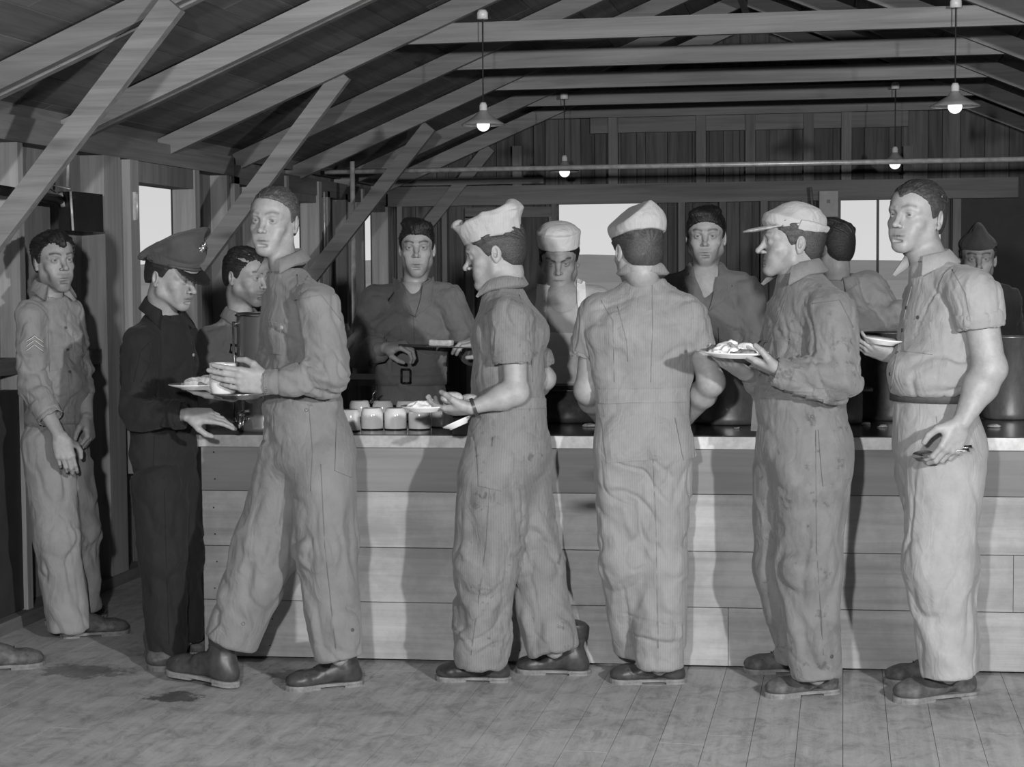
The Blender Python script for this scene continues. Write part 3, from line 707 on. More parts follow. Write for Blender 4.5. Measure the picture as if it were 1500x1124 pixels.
HAIRLINE = {'short': ([-.12, -.085, -.06, -.035, -.012, -.004, .02, .035, .06, .11], [.062, .06, .038, .022, -.022, -.02, .02, -.035, -.06, -.07]),
            'balding': ([-.12, -.085, -.06, -.035, -.012, -.004, .02, .035, .06, .11], [.088, .086, .062, .03, -.012, -.01, .02, -.03, -.05, -.06]),
            'high': ([-.12, -.085, -.06, -.035, -.012, -.004, .02, .035, .06, .11], [.086, .084, .066, .040, -.008, -.008, .02, -.03, -.05, -.06]),
            'crop': ([-.12, -.085, -.06, -.035, -.012, -.004, .02, .035, .06, .11], [.072, .070, .050, .034, .0, .0, .02, -.02, -.04, -.05])}
def hair(P):
    g = P.get; st = g('hair', 'short'); w = g('w', 1.0); th = g('hair_t', .009)
    H = SDF((-.11, -.14, -.10), (.11, .135, .165), .0028)
    H.ell((0, .014, .034), (.0765 * w + th * .8, .097 + th, .082 + th), .01)
    H.ell((0, -.028, .028), (.065 * w + th * .9, .062 + th, .06 + th), .03)
    H.ell((0, .05, -.02), (.062 * w + th * .5, .05 + th * .6, .06), .03)
    if g('quiff'):
        H.ell((g('part', .01), -.055, .092), (.055, .045, .030), .02); H.ell((-g('part', .01), .0, .108), (.055, .06, .022), .02)
    # carve below the hairline (per-column in y)
    X, Y, Z = H.ax[0][:, None, None], H.ax[1][None, :, None], H.ax[2][None, None, :]
    zf = np.interp(H.ax[1], *HAIRLINE[st])[None, :, None]
    if g('widow'): zf = zf - .012 * np.exp(-(X / .015) ** 2) * (Y < -.04)
    if st == 'balding': zf = zf - .03 * np.exp(-(X / .018) ** 2) * (Y < -.04)
    H.F = np.maximum(H.F, ((zf - Z) * .75).astype(np.float32))
    V, Q = H.mesh(); V = smooth(V, Q, 2, .5); Nn = vnormals(V, Q)
    # strands sweep back over the skull: noise stretched along the flow
    ang = np.arctan2(V[:, 0], V[:, 2] - .0); rad = np.linalg.norm(V - [0, .014, .03], axis=1)
    P1 = np.stack([ang * 16 + g('seed', 0), V[:, 1] * 10 + V[:, 0] * g('sweep', 8), rad * 10], 1)
    n1 = ridge(vnoise(P1), 1.5); n2 = vnoise(V * 130 + g('seed', 0)); n3 = vnoise(V * 28 + 9 + g('seed', 0))
    top = np.clip((V[:, 2] - .01) / .05, .15, 1)
    V = V + Nn * ((n1 - .5) * .006 * g('mess', 1.0) + (n2 - .5) * .0025 + (n3 - .5) * .012 * g('mess', 1.0))[:, None] * top[:, None]
    V = V + np.array([0, 0, -.0015])
    tone = g('hair_tone', .03) * (.8 + .4 * n1)
    return V, Q, tone

def hand_sdf(H, wrist, F, Nn, side, size=1.0, curl=(.5, .6, .7, .8), thumb=.4, spread=.0, cup=.0, wrist_r=.027, thumb_out=.75):
    """F: direction wrist->knuckles, Nn: palm normal (out of the palm), side=+1 when the thumb lies towards F x Nn"""
    F = nrm(F); Nn = np.array(Nn, float); Nn = nrm(Nn - F * Nn.dot(F)); S = np.cross(F, Nn) * side; z = size
    wrist = np.array(wrist, float)
    off = [.030, .0105, -.0095, -.0285]; kl = [.088, .092, .087, .078]; fr = [.0092, .0095, .009, .0078]
    L = [(.043, .026, .021), (.047, .030, .022), (.043, .027, .021), (.034, .020, .019)]
    kn = [wrist + F * kl[i] * z + S * off[i] * z + Nn * (cup * abs(off[i]) * .5) for i in range(4)]
    for i in range(4):
        H.seg(wrist + S * off[i] * .55 * z, kn[i], .015 * z, .0115 * z, .012, 1.0)
    H.seg(wrist + F * .02 * z, wrist + F * .07 * z, .034 * z, .038 * z, .01, .38, .30, S)
    H.ell(wrist + F * .035 * z + S * .026 * z + Nn * .008 * z, (.016 * z, .026 * z, .015 * z), .014, 'u', np.stack([S, F, Nn]))
    H.ell(wrist + F * .035 * z - S * .024 * z + Nn * .006 * z, (.012 * z, .028 * z, .012 * z), .014, 'u', np.stack([S, F, Nn]))
    for i in range(4):
        c = curl[i]; p = kn[i]; a = 0; r = fr[i] * z
        sp = spread * (1.5 - i)
        f0 = nrm(F + S * sp)
        for j in range(3):
            a += c * (0.95, 1.15, .75)[j]
            d = f0 * math.cos(a) + Nn * math.sin(a)
            q = p + d * L[i][j] * z; H.seg(p, q, r, r * .93, .0035 if j else .006); p = q; r *= .93
    # thumb leaves the side of the palm
    b0 = wrist + F * .022 * z + S * .026 * z + Nn * .004 * z
    d1 = nrm(F * .62 + S * thumb_out + Nn * .35 * (.4 + thumb)); p1 = b0 + d1 * .042 * z
    d2 = nrm(F * (.85 - .25 * thumb) + S * (.45 - .55 * thumb) + Nn * (.2 + .6 * thumb)); p2 = p1 + d2 * .032 * z
    d3 = nrm(F * (.95 - .3 * thumb) + S * (.2 - .7 * thumb) + Nn * (.1 + .7 * thumb)); p3 = p2 + d3 * .026 * z
    H.seg(b0, p1, .016 * z, .0125 * z, .012); H.seg(p1, p2, .0115 * z, .0105 * z, .004); H.seg(p2, p3, .0105 * z, .0088 * z, .003)
    return H
# ---------------------------------------------------------------- people
ZUP = np.array([0, 0, 1.0])
def appyaw(X, Y): return math.degrees(math.atan2(-X, Y))
FAMP = 1.45
def folds(V, Nn, specs):
    D = np.zeros(len(V))
    D += (vnoise(V * [5, 5, 3] + 3) - .5) * .008 + (vnoise(V * 26 + 11) - .5) * .0022
    for i, (c, R, d, fa, fl, amp) in enumerate(specs):
        c = np.array(c, float); r = V - c; w = np.exp(-(r * r).sum(1) / (R * R)); msk = w > .02
        if not msk.any(): continue
        d = nrm(d); e = nrm(np.cross(d, [.31, .77, .2])); f = np.cross(d, e); q = r[msk]
        wp = (vnoise(q * 7 + i * 7.7) - .5) * 1.3
        P_ = np.stack([q @ d * fl + i * 3.1, q @ e * fa + wp, q @ f * fa + wp + 5.5], 1)
        rg = ridge(vnoise(P_ + 40), 2.2); rg2 = ridge(vnoise(P_ * [1.2, 2.1, 2.1] + 17), 2.0)
        n0 = vnoise(P_ + 71); bl = np.minimum(np.abs(2 * n0 - 1) * 3.2, 1.0); bl = bl * bl * (3 - 2 * bl)
        D[msk] += FAMP * amp * w[msk] * (.75 * (bl - .7) + .55 * (rg - .33) + .08 * (rg2 - .36))
    return V + Nn * D[:, None]
def bvh(V, Q): return BVHTree.FromPolygons(V.tolist(), Q.tolist())
def cast(B, px, py):
    d = ray(px, py); h = B.ray_cast(Vector((0, 0, CAM_H)), Vector(d))
    if h[0] is None:
        return None, None
    n = np.array(h[1]); n = n if n @ d < 0 else -n
    return np.array(h[0]), n
def patch(B, quad, nu=10, nv=10, off=.0035, name='pocket', m=None, parent=None, origin=(0, 0, 0), tone=1.0, thick=.006):
    """sewn-on piece following the surface; quad = 4 corners in picture order TL TR BR BL"""
    tl, tr, br, bl = [np.array(c, float) for c in quad]; V = []; ok = True; last = None
    pts = {}
    for j in range(nv + 1):
        for i in range(nu + 1):
            u, v = i / nu, j / nv; p = (tl * (1 - u) + tr * u) * (1 - v) + (bl * (1 - u) + br * u) * v
            h, n = cast(B, *p)
            pts[i, j] = None if h is None else (h, n)
    good = [(k, v_) for k, v_ in pts.items() if v_]
    if not good: return None
    for k in pts:
        if pts[k] is None:
            kk, (h, n) = min(good, key=lambda g_: (g_[0][0] - k[0]) ** 2 + (g_[0][1] - k[1]) ** 2); u, v = k[0] / nu, k[1] / nv; p = (tl * (1 - u) + tr * u) * (1 - v) + (bl * (1 - u) + br * u) * v
            pts[k] = (unp(p[0], p[1], Y=h[1] + .01), n)
    P0 = np.array([[pts[i, j][0] for i in range(nu + 1)] for j in range(nv + 1)]); N0 = np.array([[pts[i, j][1] for i in range(nu + 1)] for j in range(nv + 1)])
    for _ in range(2):
        Nn = N0.copy(); Nn[1:-1] += N0[:-2] + N0[2:]; Nn[:, 1:-1] += N0[:, :-2] + N0[:, 2:]; N0 = Nn / np.linalg.norm(Nn, axis=2)[:, :, None]
    top = P0 + N0 * off; bot = P0 - N0 * thick
    V = np.concatenate([top.reshape(-1, 3), bot.reshape(-1, 3)]); W = nu + 1; M = W * (nv + 1); Q = []
    for j in range(nv):
        for i in range(nu):
            a = j * W + i; Q.append((a, a + 1, a + W + 1, a + W)); Q.append((M + a, M + a + W, M + a + W + 1, M + a + 1))
    for i in range(nu): Q += [(i + 1, i, M + i, M + i + 1), (nv * W + i, nv * W + i + 1, M + nv * W + i + 1, M + nv * W + i)]
    for j in range(nv): Q += [(j * W, (j + 1) * W, M + (j + 1) * W, M + j * W), ((j + 1) * W + nu, j * W + nu, M + j * W + nu, M + (j + 1) * W + nu)]
    return npmesh(name, V, np.array(Q)[:, ::-1], m, parent, np.full(len(V), tone), origin, False)
def on_surf(B, pts, off=.001, sub=4):
    out = []
    for a, b_ in zip(pts[:-1], pts[1:]):
        for k in range(sub):
            t = k / sub; h, n = cast(B, a[0] + (b_[0] - a[0]) * t, a[1] + (b_[1] - a[1]) * t)
            if h is not None: out.append(h + n * off)
    h, n = cast(B, *pts[-1])
    if h is not None: out.append(h + n * off)
    return out
def seam(B, pts, name, m, parent, origin, r=.0013, off=.0012, sub=6, tone=.8):
    P_ = on_surf(B, pts, off, sub)
    if len(P_) < 2: return
    mb = MB(); mb.tube([p - np.array(origin) for p in P_], r, 5, tone=tone); return mb.build(name, m, parent)
def buttons(B, pts, m, parent, origin, r=.0065, name='button'):
    for p in pts:
        h, n = cast(B, *p)
        if h is None: continue
        mb = MB(); z = Vector(n).to_track_quat('Z', 'Y').to_matrix(); zz = np.array(z)
        mb.lathe([(0, .0), (r, 0), (r, .003), (r * .6, .0022), (0, .0022)], (0, 0, 0), 12)
        mb.v = [tuple(zz @ np.array(v) + h - np.array(origin)) for v in mb.v]; mb.build(name, m, parent)
def collar(name, m, parent, origin, c, yaw, nd=None, rn=.062, open_=45, hb=.044, hf=.014, fall=.036, tip=.028, tilt=0.0, q=.95, lean=(0, 0), tone=1.0, spread=1.0):
    """shirt collar around neck point c; yaw = world yaw of the wearer; open_ = half angle of the gap at the front"""
    R = rotm(yaw); up = nrm((lean[0], lean[1], 1)) if nd is None else nrm(np.array([0, 0, 1.]) + .6 * nrm(nd)); c = np.array(c) + up * .034; V = []; n = 40; K = 6
    for i in range(n + 1):
        t = -1 + 2 * i / n; th = t * math.radians(180 - open_)       # 0 = back
        d = R @ np.array([math.sin(th) , math.cos(th) * q, 0]); f = abs(t) ** 2
        h = hb * (1 - f) + hf * f; dr = -tilt * f; e = max(0, (abs(t) - .72) / .28) ** 1.2
        o = c + up * dr
        fl = fall + tip * e
        prof = [(rn, -.02), (rn + .004, h), (rn + .010, h + .003), (rn + .016, h - .003), (rn + .016 + fl * .62 * spread, h - .012 - fl * .72), (rn + .010 + fl * .58 * spread, h - .018 - fl * .72)]
        for r, z in prof: V.append(o + d * r + up * z)
    Q = [(i * K + k, i * K + (k + 1) % K, (i + 1) * K + (k + 1) % K, (i + 1) * K + k) for i in range(n) for k in range(K)]
    Q += [(0, 1, 2, 5), (2, 3, 4, 5)]; b0 = n * K; Q += [(b0 + 5, b0 + 2, b0 + 1, b0), (b0 + 5, b0 + 4, b0 + 3, b0 + 2)]
    V = np.array(V); return npmesh(name, V, np.array(Q), m, parent, np.full(len(V), tone), origin)

# shoes: canonical, toe towards -Y, heel at +Y, sole on z=0, length .30
def _shoe_meshes():
    out = {}
    for kind, hgt in (('low', .085), ('boot', .20)):
        H = SDF((-.075, -.20, -.01), (.075, .14, hgt + .04), .004)
        H.ell((0, -.125, .034), (.046, .05, .030), .02); H.seg((0, -.10, .036), (0, -.01, .048), .047, .036, .03, .72, .9, (1, 0, 0))
        H.seg((0, -.03, .06), (0, .05, .075), .034, .038, .03, 1.0, 1.0, (1, 0, 0)); H.ell((0, .075, .04), (.036, .042, .042), .03)
        if kind == 'boot': H.seg((0, .045, .06), (0, .055, hgt), .042, .050, .03, 1.05, 1.1, (1, 0, 0), 'u', 1, .3)
        else: H.seg((0, .03, .07), (0, .06, hgt), .036, .040, .02, 1.1, 1.1, (1, 0, 0), 'u', 1, .2)
        H.seg((-.05, -.105, .058), (.05, -.105, .058), .0018, .0018, .002, op='s')
        H.plane((0, 0, .014), (0, 0, -1), .004)
        V, Q = H.mesh(); V = smooth(V, Q, 1, .4); Nn = vnormals(V, Q)
        cr = ridge(vnoise(V * [12, 45, 30] + 3), 2) * np.exp(-((V[:, 1] + .06) / .035) ** 2) * (V[:, 2] > .03)
        V = V - Nn * (cr * .0035)[:, None] + Nn * ((vnoise(V * 30) - .5) * .003)[:, None]
        if kind == 'boot': V = V + Nn * (ridge(vnoise(V * [10, 10, 38]), 1.5) * np.clip((V[:, 2] - .07) / .05, 0, 1) * -.005)[:, None]
        me = npmesh('tmp', V, Q, None); dm = me.data; bpy.data.objects.remove(me)
        w = lambda y: .049 * math.sqrt(max(0, 1 - ((y + .115) / .062) ** 2)) if y < -.115 else (.049 - .014 * math.sin(min(1, (y + .115) / .12) * math.pi / 2) if y < .04 else .038 * math.sqrt(max(0.0, 1 - max(0, (y - .08) / .042) ** 2)))
        ys = [-.1768 + .2985 * k / 26 for k in range(27)]; ys = [-.1768] + ys[1:-1] + [.1218]
        mb = MB(); 
        for z0, z1, y0, y1 in ((.008 , .019, -.2, .2), (0, .010, .03, .2), (0, .009, -.2, -.045)):
            yy = [y for y in ys if y0 <= y <= y1]; L = [(-w(y) - .001, y) for y in yy] + [(w(y) + .001, y) for y in yy[::-1]]; n = len(L)
            mb.add([(x, y, z0) for x, y in L] + [(x, y, z1) for x, y in L], [tuple(range(n))[::-1], tuple(range(n, 2 * n))] + [(i, (i + 1) % n, n + (i + 1) % n, n + i) for i in range(n)])
        so = mb.build('tmp', None); sm = so.data; bpy.data.objects.remove(so)
        mb = MB(); nl = 4 if kind == 'low' else 8
        zt = {'low': lambda k: (-.065 + k * .02, .083 + k * .004), 'boot': lambda k: (-.065 + min(k, 3) * .02 + max(0, k - 3) * .004, .08 + min(k, 3) * .006 + max(0, k - 3) * .018)}[kind]
        for k in range(nl):
            y, z = zt(k); mb.tube([(-.018, y + .003, z - .012), (0, y - .002, z - .001), (.018, y + .003, z - .012)], .0024, 5)
        lo = mb.build('tmp', None); lm = lo.data; bpy.data.objects.remove(lo)
        out[kind] = (dm, sm, lm)
    return out
SHOES = _shoe_meshes()
def shoe(parent, origin, toe, heel, kind='low', m='leather_brown', sole='sole_pale', lift=0, Z=0, near=0, lab=None):
    """toe / heel: pixels of the sole tip and heel on the floor"""
    a = unp(*toe, Z=Z); b_ = unp(*heel, Z=Z)
    d = a - b_; L = np.linalg.norm(d[:2]); f = d[:2] / L
    # keep real length: place from the heel if far off
    me, sm, lm = SHOES[kind]; sc = min(1.12, max(.96, L / .30)); mid = (a + b_) / 2
    o = bpy.data.objects.new('shoe' if kind == 'low' else 'boot', me.copy()); COL.objects.link(o); o.data.materials.clear(); o.data.materials.append(MATS[m]); o.parent = parent
    o.location = Vector((mid[0] - origin[0] + f[0] * .027 * sc, mid[1] - origin[1] + f[1] * .027 * sc * -1 * -1, Z - origin[2]))
    o.location = Vector((mid[0] - origin[0] + f[0] * .0275, mid[1] - origin[1] + f[1] * .0275, Z + .0 - origin[2]))
    o.location = Vector((mid[0] - f[0] * -.0275 - origin[0], mid[1] - f[1] * -.0275 - origin[1], Z - origin[2]))
    # canonical centre is y=-.0275 (toe -.177, heel .122); toe direction is -Y
    o.location = Vector((mid[0] - f[0] * .0275 * sc - origin[0], mid[1] - f[1] * .0275 * sc - origin[1], Z - origin[2]))
    o.rotation_euler = (math.radians(lift), 0, math.atan2(f[0], -f[1]))
    o.scale = (sc, sc, sc)
    for nm, dm, mm in (('sole', sm, sole), ('laces', lm, 'rubber_cord')):
        c = bpy.data.objects.new(nm, dm.copy()); COL.objects.link(c); c.data.materials.clear(); c.data.materials.append(MATS[mm]); c.parent = o
    return o

class Person:
    def __init__(s, Y, label, cat='person'):
        s.Y = Y; s.label = label; s.parts = []; s.todo = []; s.dx = 0
    def J(s, px, py, near=0): return unp(px + s.dx, py, Y=s.Y - near)
    def R(s, r, near=0): return r * (s.Y - near) / FPX
    def start(s, base_px, tor_yaw):
        b_ = unp(base_px, 600, Y=s.Y); s.o = np.array([b_[0], s.Y, 0]); s.ay = appyaw(b_[0], s.Y); s.tyaw = tor_yaw + s.ay
        s.side = rotm(s.tyaw) @ np.array([1.0, 0, 0]); s.fwd = rotm(s.tyaw) @ np.array([0, -1.0, 0]); s.tapp = tor_yaw
    def hw(s, r, near, q):
        a = s.R(r, near); c, n = math.cos(math.radians(s.tapp)), math.sin(math.radians(s.tapp)); return a / math.sqrt(c * c + q * q * n * n)
    def head(s, at, yaw, pitch=0, roll=0, sc=1.03, anchor=(0, -.088, .002), P=None, neck=None):
        P = dict(P or {}); R = rotm(yaw + s.ay, pitch, roll); A = np.array(anchor) * sc
        o = s.J(*at) - R @ A; s.hR, s.ho, s.hsc = R, o, sc
        nb = s.J(*(neck or s.neck)); P['neck_end'] = (R.T @ (nb - o)) / sc
        for V, Q, T in head(P): s.parts.append((V * sc @ R.T + o, Q, T))
        s.P = P
        V, Q, T = hair(P); s.todo.append(('hair', V * sc @ R.T + o, Q, 'hair', T))
    def hp(s, p): return s.hR @ (np.array(p) * s.hsc) + s.ho     # head-space point -> world
    def skin(s, H, tone, it=1):
        V, Q = H.mesh(); V = smooth(V, Q, it, .4); s.parts.append((V, Q, np.full(len(V), tone)))
    def arm(s, pts, tone=.42, hand=None, bare=False):
        """pts [(px,py,near,rpx)] shoulder, elbow, wrist"""
        P3 = [s.J(*p[:3]) for p in pts]; rs = [s.R(p[3], p[2]) for p in pts]
        lo = np.min(P3, 0) - .24; hi = np.max(P3, 0) + .24
        H = SDF(lo, hi, .0034)
        if len(P3) == 3:
            sh, el, wr = P3
            H.seg(sh, el, rs[0], rs[1], .02, .95)
            m_ = el * .68 + wr * .32; H.seg(el, m_, rs[1], rs[1] * 1.04, .02); H.seg(m_, wr, rs[1] * 1.04, rs[2], .02, 1.0, .8, np.cross(wr - el, ZUP))
            H.ell(el, (rs[1] * .95,) * 3, .02)
        else: wr = P3[-1]; el = P3[0]; H.seg(el, wr, rs[0], rs[-1], .02)
        if hand:
            F = s.J(*hand['to']) - wr
            hand_sdf(H, wr, F, hand['n'], hand.get('side', 1), hand.get('size', 1.0), hand.get('curl', (.5, .55, .6, .65)), hand.get('thumb', .4), hand.get('spread', 0), wrist_r=rs[-1], thumb_out=hand.get('tout', .75))
        s.skin(H, tone)
        return P3
    def build(s, hair=True):
        V, Q, T = join(s.parts)
        r = npmesh('person', V, Q, 'skin', None, T, s.o); r.location = Vector(s.o); tag(r, s.label, 'person', s.__dict__.get('group'))
        s.root = r
        for nm, V, Q, m, T in s.todo:
            if nm == 'hair' and not hair: continue
            npmesh(nm, V, Q, m, r, T, s.o)
        return r
    def cloth(s, name, m, H, specs, it=2, tone=1.0):
        V, Q = H.mesh(); V = smooth(V, Q, it, .5); Nn = vnormals(V, Q); V = folds(V, Nn, specs)
        s.B = bvh(V, Q); s.lastV = V; s.lastQ = Q
        return npmesh(name, V, Q, m, s.root, np.full(len(V), tone), s.o)

def tuck(H, c, r, k=.02): H.ell(c, r, k, 's')
def torso_prims(s, H, pts, sh, shrink=0.0, k=.03):
    """pts: [(px,py,near,rpx,q)] neck->hips ; sh: shoulder joints [(px,py,near,rpx)]"""
    P3 = [s.J(*p[:3]) for p in pts]; A = [max(.03, s.hw(p[3], p[2], p[4]) - shrink) for p in pts]; qs = [p[4] for p in pts]
    for i in range(len(P3) - 1): H.seg(P3[i], P3[i + 1], A[i], A[i + 1], k, qs[i], qs[i + 1], s.side, 'u', .8)
    nb = s.J(*pts[0][:3])
    for q in sh:
        j = s.J(*q[:3]); r = s.R(q[3], q[2]) - shrink; H.seg(nb + ZUP * -.02, j, .055 - shrink * .5, r, .05)
    return P3
def limb(s, H, pts, k=.025, q=1.0, side=None, shrink=0, endcap=.25):
    P3 = [s.J(*p[:3]) for p in pts]; A = [max(.02, s.R(p[3], p[2]) - shrink) for p in pts]; n = len(P3)
    for i in range(n - 1): H.seg(P3[i], P3[i + 1], A[i], A[i + 1], k, q, q, side, 'u', 1.0, endcap if i == n - 2 else 1.0)
    return P3
def auto_legs(s, H, hip, shrink=0):
    h = s.J(*hip)
    for sg in (-1, 1):
        a = h + s.side * sg * .09; f = np.array([h[0] + s.side[0] * sg * .12, h[1] + s.side[1] * sg * .12, .1])
        H.seg(a, (a + f) / 2, .105 - shrink, .085 - shrink, .03); H.seg((a + f) / 2, f, .085 - shrink, .08 - shrink, .03, cap1=.2)
def auto_shoes(s, h):
    for sg in (-1, 1):
        f = s.o + s.side * sg * .12; a = f + s.fwd * .16; b_ = f - s.fwd * .12
        me, sm, lm = SHOES['low']; o = bpy.data.objects.new('shoe', me.copy()); COL.objects.link(o); o.data.materials.clear(); o.data.materials.append(MATS['leather_brown']); o.parent = s.root
        o.location = Vector(f - s.o + s.fwd * .03); o.location.z = 0; o.rotation_euler = (0, 0, math.atan2(s.fwd[0], -s.fwd[1]))
        c = bpy.data.objects.new('sole', sm.copy()); COL.objects.link(c); c.data.materials.clear(); c.data.materials.append(MATS['sole_dark']); c.parent = o
def leg_folds(s, pts, amp=.012):
    P3 = [s.J(*p[:3]) for p in pts]; out = []
    for i in range(len(P3) - 1):
        m_ = (P3[i] + P3[i + 1]) / 2; d = nrm(P3[i + 1] - P3[i])
        out.append((m_, .26, d + s.side * (.22 if i else -.15), 7.5, 1.3, amp * 1.25))
        if i + 1 < len(P3) - 1: out.append((P3[i + 1], .11, d * .6 + s.side * .5, 10, 3, amp * .8))
    out.append((P3[-1] + [0, 0, .05], .09, d * .7 + s.side * .7, 11, 4, amp * .8))
    return out
def arm_folds(s, pts, amp=.011):
    P3 = [s.J(*p[:3]) for p in pts]; out = []
    a, b_ = P3[0], P3[1]; d = b_ - a; out.append(((a + b_) / 2, .16, d + np.cross(d, ZUP) * .3, 13, 3, amp * .9)); out.append((a, .12, d, 12, 3.5, amp))
    if len(P3) > 2:
        e = P3[2] - b_; x = nrm(np.cross(d, e)) if np.linalg.norm(np.cross(d, e)) > 1e-4 else s.side
        out.append((b_, .12, nrm(d) - nrm(e), 17, 5, amp * 1.3)); out.append(((b_ + P3[2]) / 2, .14, nrm(e) * .7 + ZUP * .8, 15, 4, amp * 1.2))
    return out
def bounds(V, pad=.2):
    V = np.array(V); return V.min(0) - pad, V.max(0) + pad
for nm, g, kw in (('cloth_khaki', .24, {}), ('cloth_khaki_trousers', .25, {}), ('cloth_denim_dark', .022, dict(sheen=.05)), ('cloth_coverall_a', .195, dict(stripes=0)), ('cloth_coverall_dark', .15, {}),
                  ('cloth_coverall_b', .205, dict(stain=.45, seed=3.0, stripes=38)), ('cloth_white', .75, dict(var=.05)), ('cloth_cap_white', .66, dict(var=.06)), ('cloth_coverall_c', .26, dict(stripes=38)),
                  ('cloth_coverall_d', .185, dict(stain=.4, seed=8.0)), ('cloth_shirt_light', .29, {}), ('cloth_chino', .32, {}), ('cloth_dark', .035, {}), ('cloth_cap_fatigue', .40, {}), ('cloth_cap_herringbone', .42, dict(stripes=60)),
                  ('cloth_tank', .40, dict(var=.06)), ('cloth_uniform_cap', .075, {}), ('cloth_mid', .2, {})):
    cloth(nm, g, **kw)
TONE = 1.0
def make(d):
    s = Person(d['Y'], d['label']); s.dx = d.get('dx', 0); s.start(d['base'], d.get('tyaw', 0)); s.d = d
    tor = d['torso']; s.neck = tor[0][:3]; tone = d.get('skin', .42); sh = d['sh']
    nb = s.J(*s.neck)
    hd = dict(d['head']); P = dict(hd.pop('P', {})); P.setdefault('tone', tone)
    s.head(P=P, **hd)
    # trunk
    pts3 = [s.J(*p[:3]) for p in tor]; lo, hi = bounds(pts3 + [s.J(*q[:3]) for q in sh], .26)
    H = SDF(lo, hi, .0095); torso_prims(s, H, tor, sh, d.get('skin_shrink', .014)); 
    s.skin(H, tone)
    legs = d.get('legs')
    if legs:
        for L in legs:
            P3 = [s.J(*p[:3]) for p in L]; lo, hi = bounds(P3, .16); H = SDF(lo, hi, .014); H.chain(P3, [.075, .052, .036][:len(P3)] if len(P3) == 3 else [.07] * len(P3), .02); s.skin(H, tone)
    for a in d.get('arms', []): s.arm(a['pts'], a.get('tone', tone), a.get('hand'))
    s.build(d.get('show_hair', True))
    up = d.get('upper', 'coveralls'); fam = d.get('famp', .010)
    waist = s.J(*tor[-2][:3])
    # ---- garments
    def upper(H):
        torso_prims(s, H, tor, sh, 0, d.get('k', .035))
        for sl in d.get('sleeves', []): limb(s, H, sl, .022, d.get('slq', .95), None, 0, .2)
        for L in d.get('bulges', []): H.ell(s.J(*L[:3]), [s.R(r) for r in L[3:6]], .04)
        nk = s.hR @ np.array([0, 0, 0]); H.seg(nb + ZUP * .02, nb + ZUP * .16 + (s.ho - nb) * [.45, .45, 0], .062, .06, .01, op='s')
        if 'vneck' in d: v = d['vneck']; H.chain([s.J(*q[:3]) for q in v], [s.R(q[3], q[2]) for q in v], .006, op='s')
    def lower(H):
        hips = tor[-1]
        if not legs: auto_legs(s, H, hips[:3])
        else:
            for L in legs: limb(s, H, L, d.get('legk', .03), d.get('legq', 1.0), None, 0, .12)
        if 'seat' in d:
            for q in d['seat']: H.ell(s.J(*q[:3]), [s.R(r) for r in q[3:6]], .05)
    sp = []
    for sl in d.get('sleeves', []): sp += arm_folds(s, sl, fam)
    for c, a in zip(pts3[1:-1], pts3[2:]): sp.append((c, .2, (a - c) + s.side * .3, 9, 2.2, fam * .9))
    for q in sh: j = s.J(*q[:3]); sp.append((j, .12, (pts3[1] - j) * .6 - s.side * .2 + ZUP * .1, 11, 3, fam))
    for (x, y, n, R_, dx, dy, fa, amp) in d.get('folds', []):
        c = s.J(x, y, n); e = s.J(x + dx, y + dy, n); sp.append((c, R_, e - c, fa, 2.2, amp))
    wsp = [(waist - ZUP * .07, .11, ZUP, 26, 3, fam * .9), (waist + ZUP * .07, .10, ZUP * .7 + s.side * .35, 22, 6, fam * 1.1)]
    lsp = []
    for L in (legs or []): lsp += leg_folds(s, L, fam * 1.05)
    allp = pts3 + [s.J(*q[:3]) for q in sh] + [s.J(*q[:3]) for sl in d.get('sleeves', []) for q in sl]
    legp = [s.J(*q[:3]) for L in (legs or []) for q in L] if legs else [s.o + [.2, .1, .12], s.o - [.2, .1, -.12]]
    if up == 'coveralls':
        lo, hi = bounds(allp + legp, .13); lo[2] = max(lo[2], d.get('hem_z', .02)); H = SDF(lo, hi, d.get('h', .0072)); upper(H); lower(H)
        s.g1 = s.cloth('coveralls', d['mat'], H, sp + wsp + lsp); s.g2 = s.g1; s.B1 = s.B2 = s.B
    else:
        lo, hi = bounds(legp + [pts3[-1], pts3[-2]], .14); lo[2] = max(lo[2], .02); H = SDF(lo, hi, .0075); lower(H)
        dw = pts3[-2] - pts3[-1]; A = [s.hw(p[3], p[2], p[4]) for p in tor[-2:]]
        H.seg(pts3[-1], pts3[-2] - ZUP * d.get('wdrop', .0), A[1], A[0] - d.get('wtuck', .004), .03, tor[-1][4], tor[-2][4], s.side, 'u', .8, .12)
        s.g2 = s.cloth('trousers', d['mat2'], H, lsp + wsp[:1]); s.B2 = s.B
        lo, hi = bounds(allp, .13); H = SDF(lo, hi, d.get('h', .0068)); upper(H)
        cut = s.J(*d['shirt_end']) if 'shirt_end' in d else waist - ZUP * .02
        H.plane(cut, (0, 0, -1), .01)
        s.g1 = s.cloth(d.get('upname', 'shirt'), d['mat'], H, sp + wsp[1:]); s.B1 = s.B
    for sl in d.get('cuffs', []):   # rolled cuffs: (px,py,near,r)->(px,py,near,r)
        a, b_ = s.J(*sl[0][:3]), s.J(*sl[1][:3]); lo, hi = bounds([a, b_], .1); H = SDF(lo, hi, .005); H.seg(a, b_, s.R(sl[0][3]), s.R(sl[1][3]), .01, .95, cap=.35)
        H.seg(b_, b_ + (b_ - a), s.R(sl[1][3]) * .86, s.R(sl[1][3]) * .86, .004, op='s')
        V, Q = H.mesh(); V = smooth(V, Q, 1); Nn = vnormals(V, Q); V = folds(V, Nn, [((a + b_) / 2, .1, np.cross(b_ - a, [.2, 1, .1]), 30, 6, .007)]); npmesh('cuff', V, Q, d['mat'], s.g1, None, s.o)
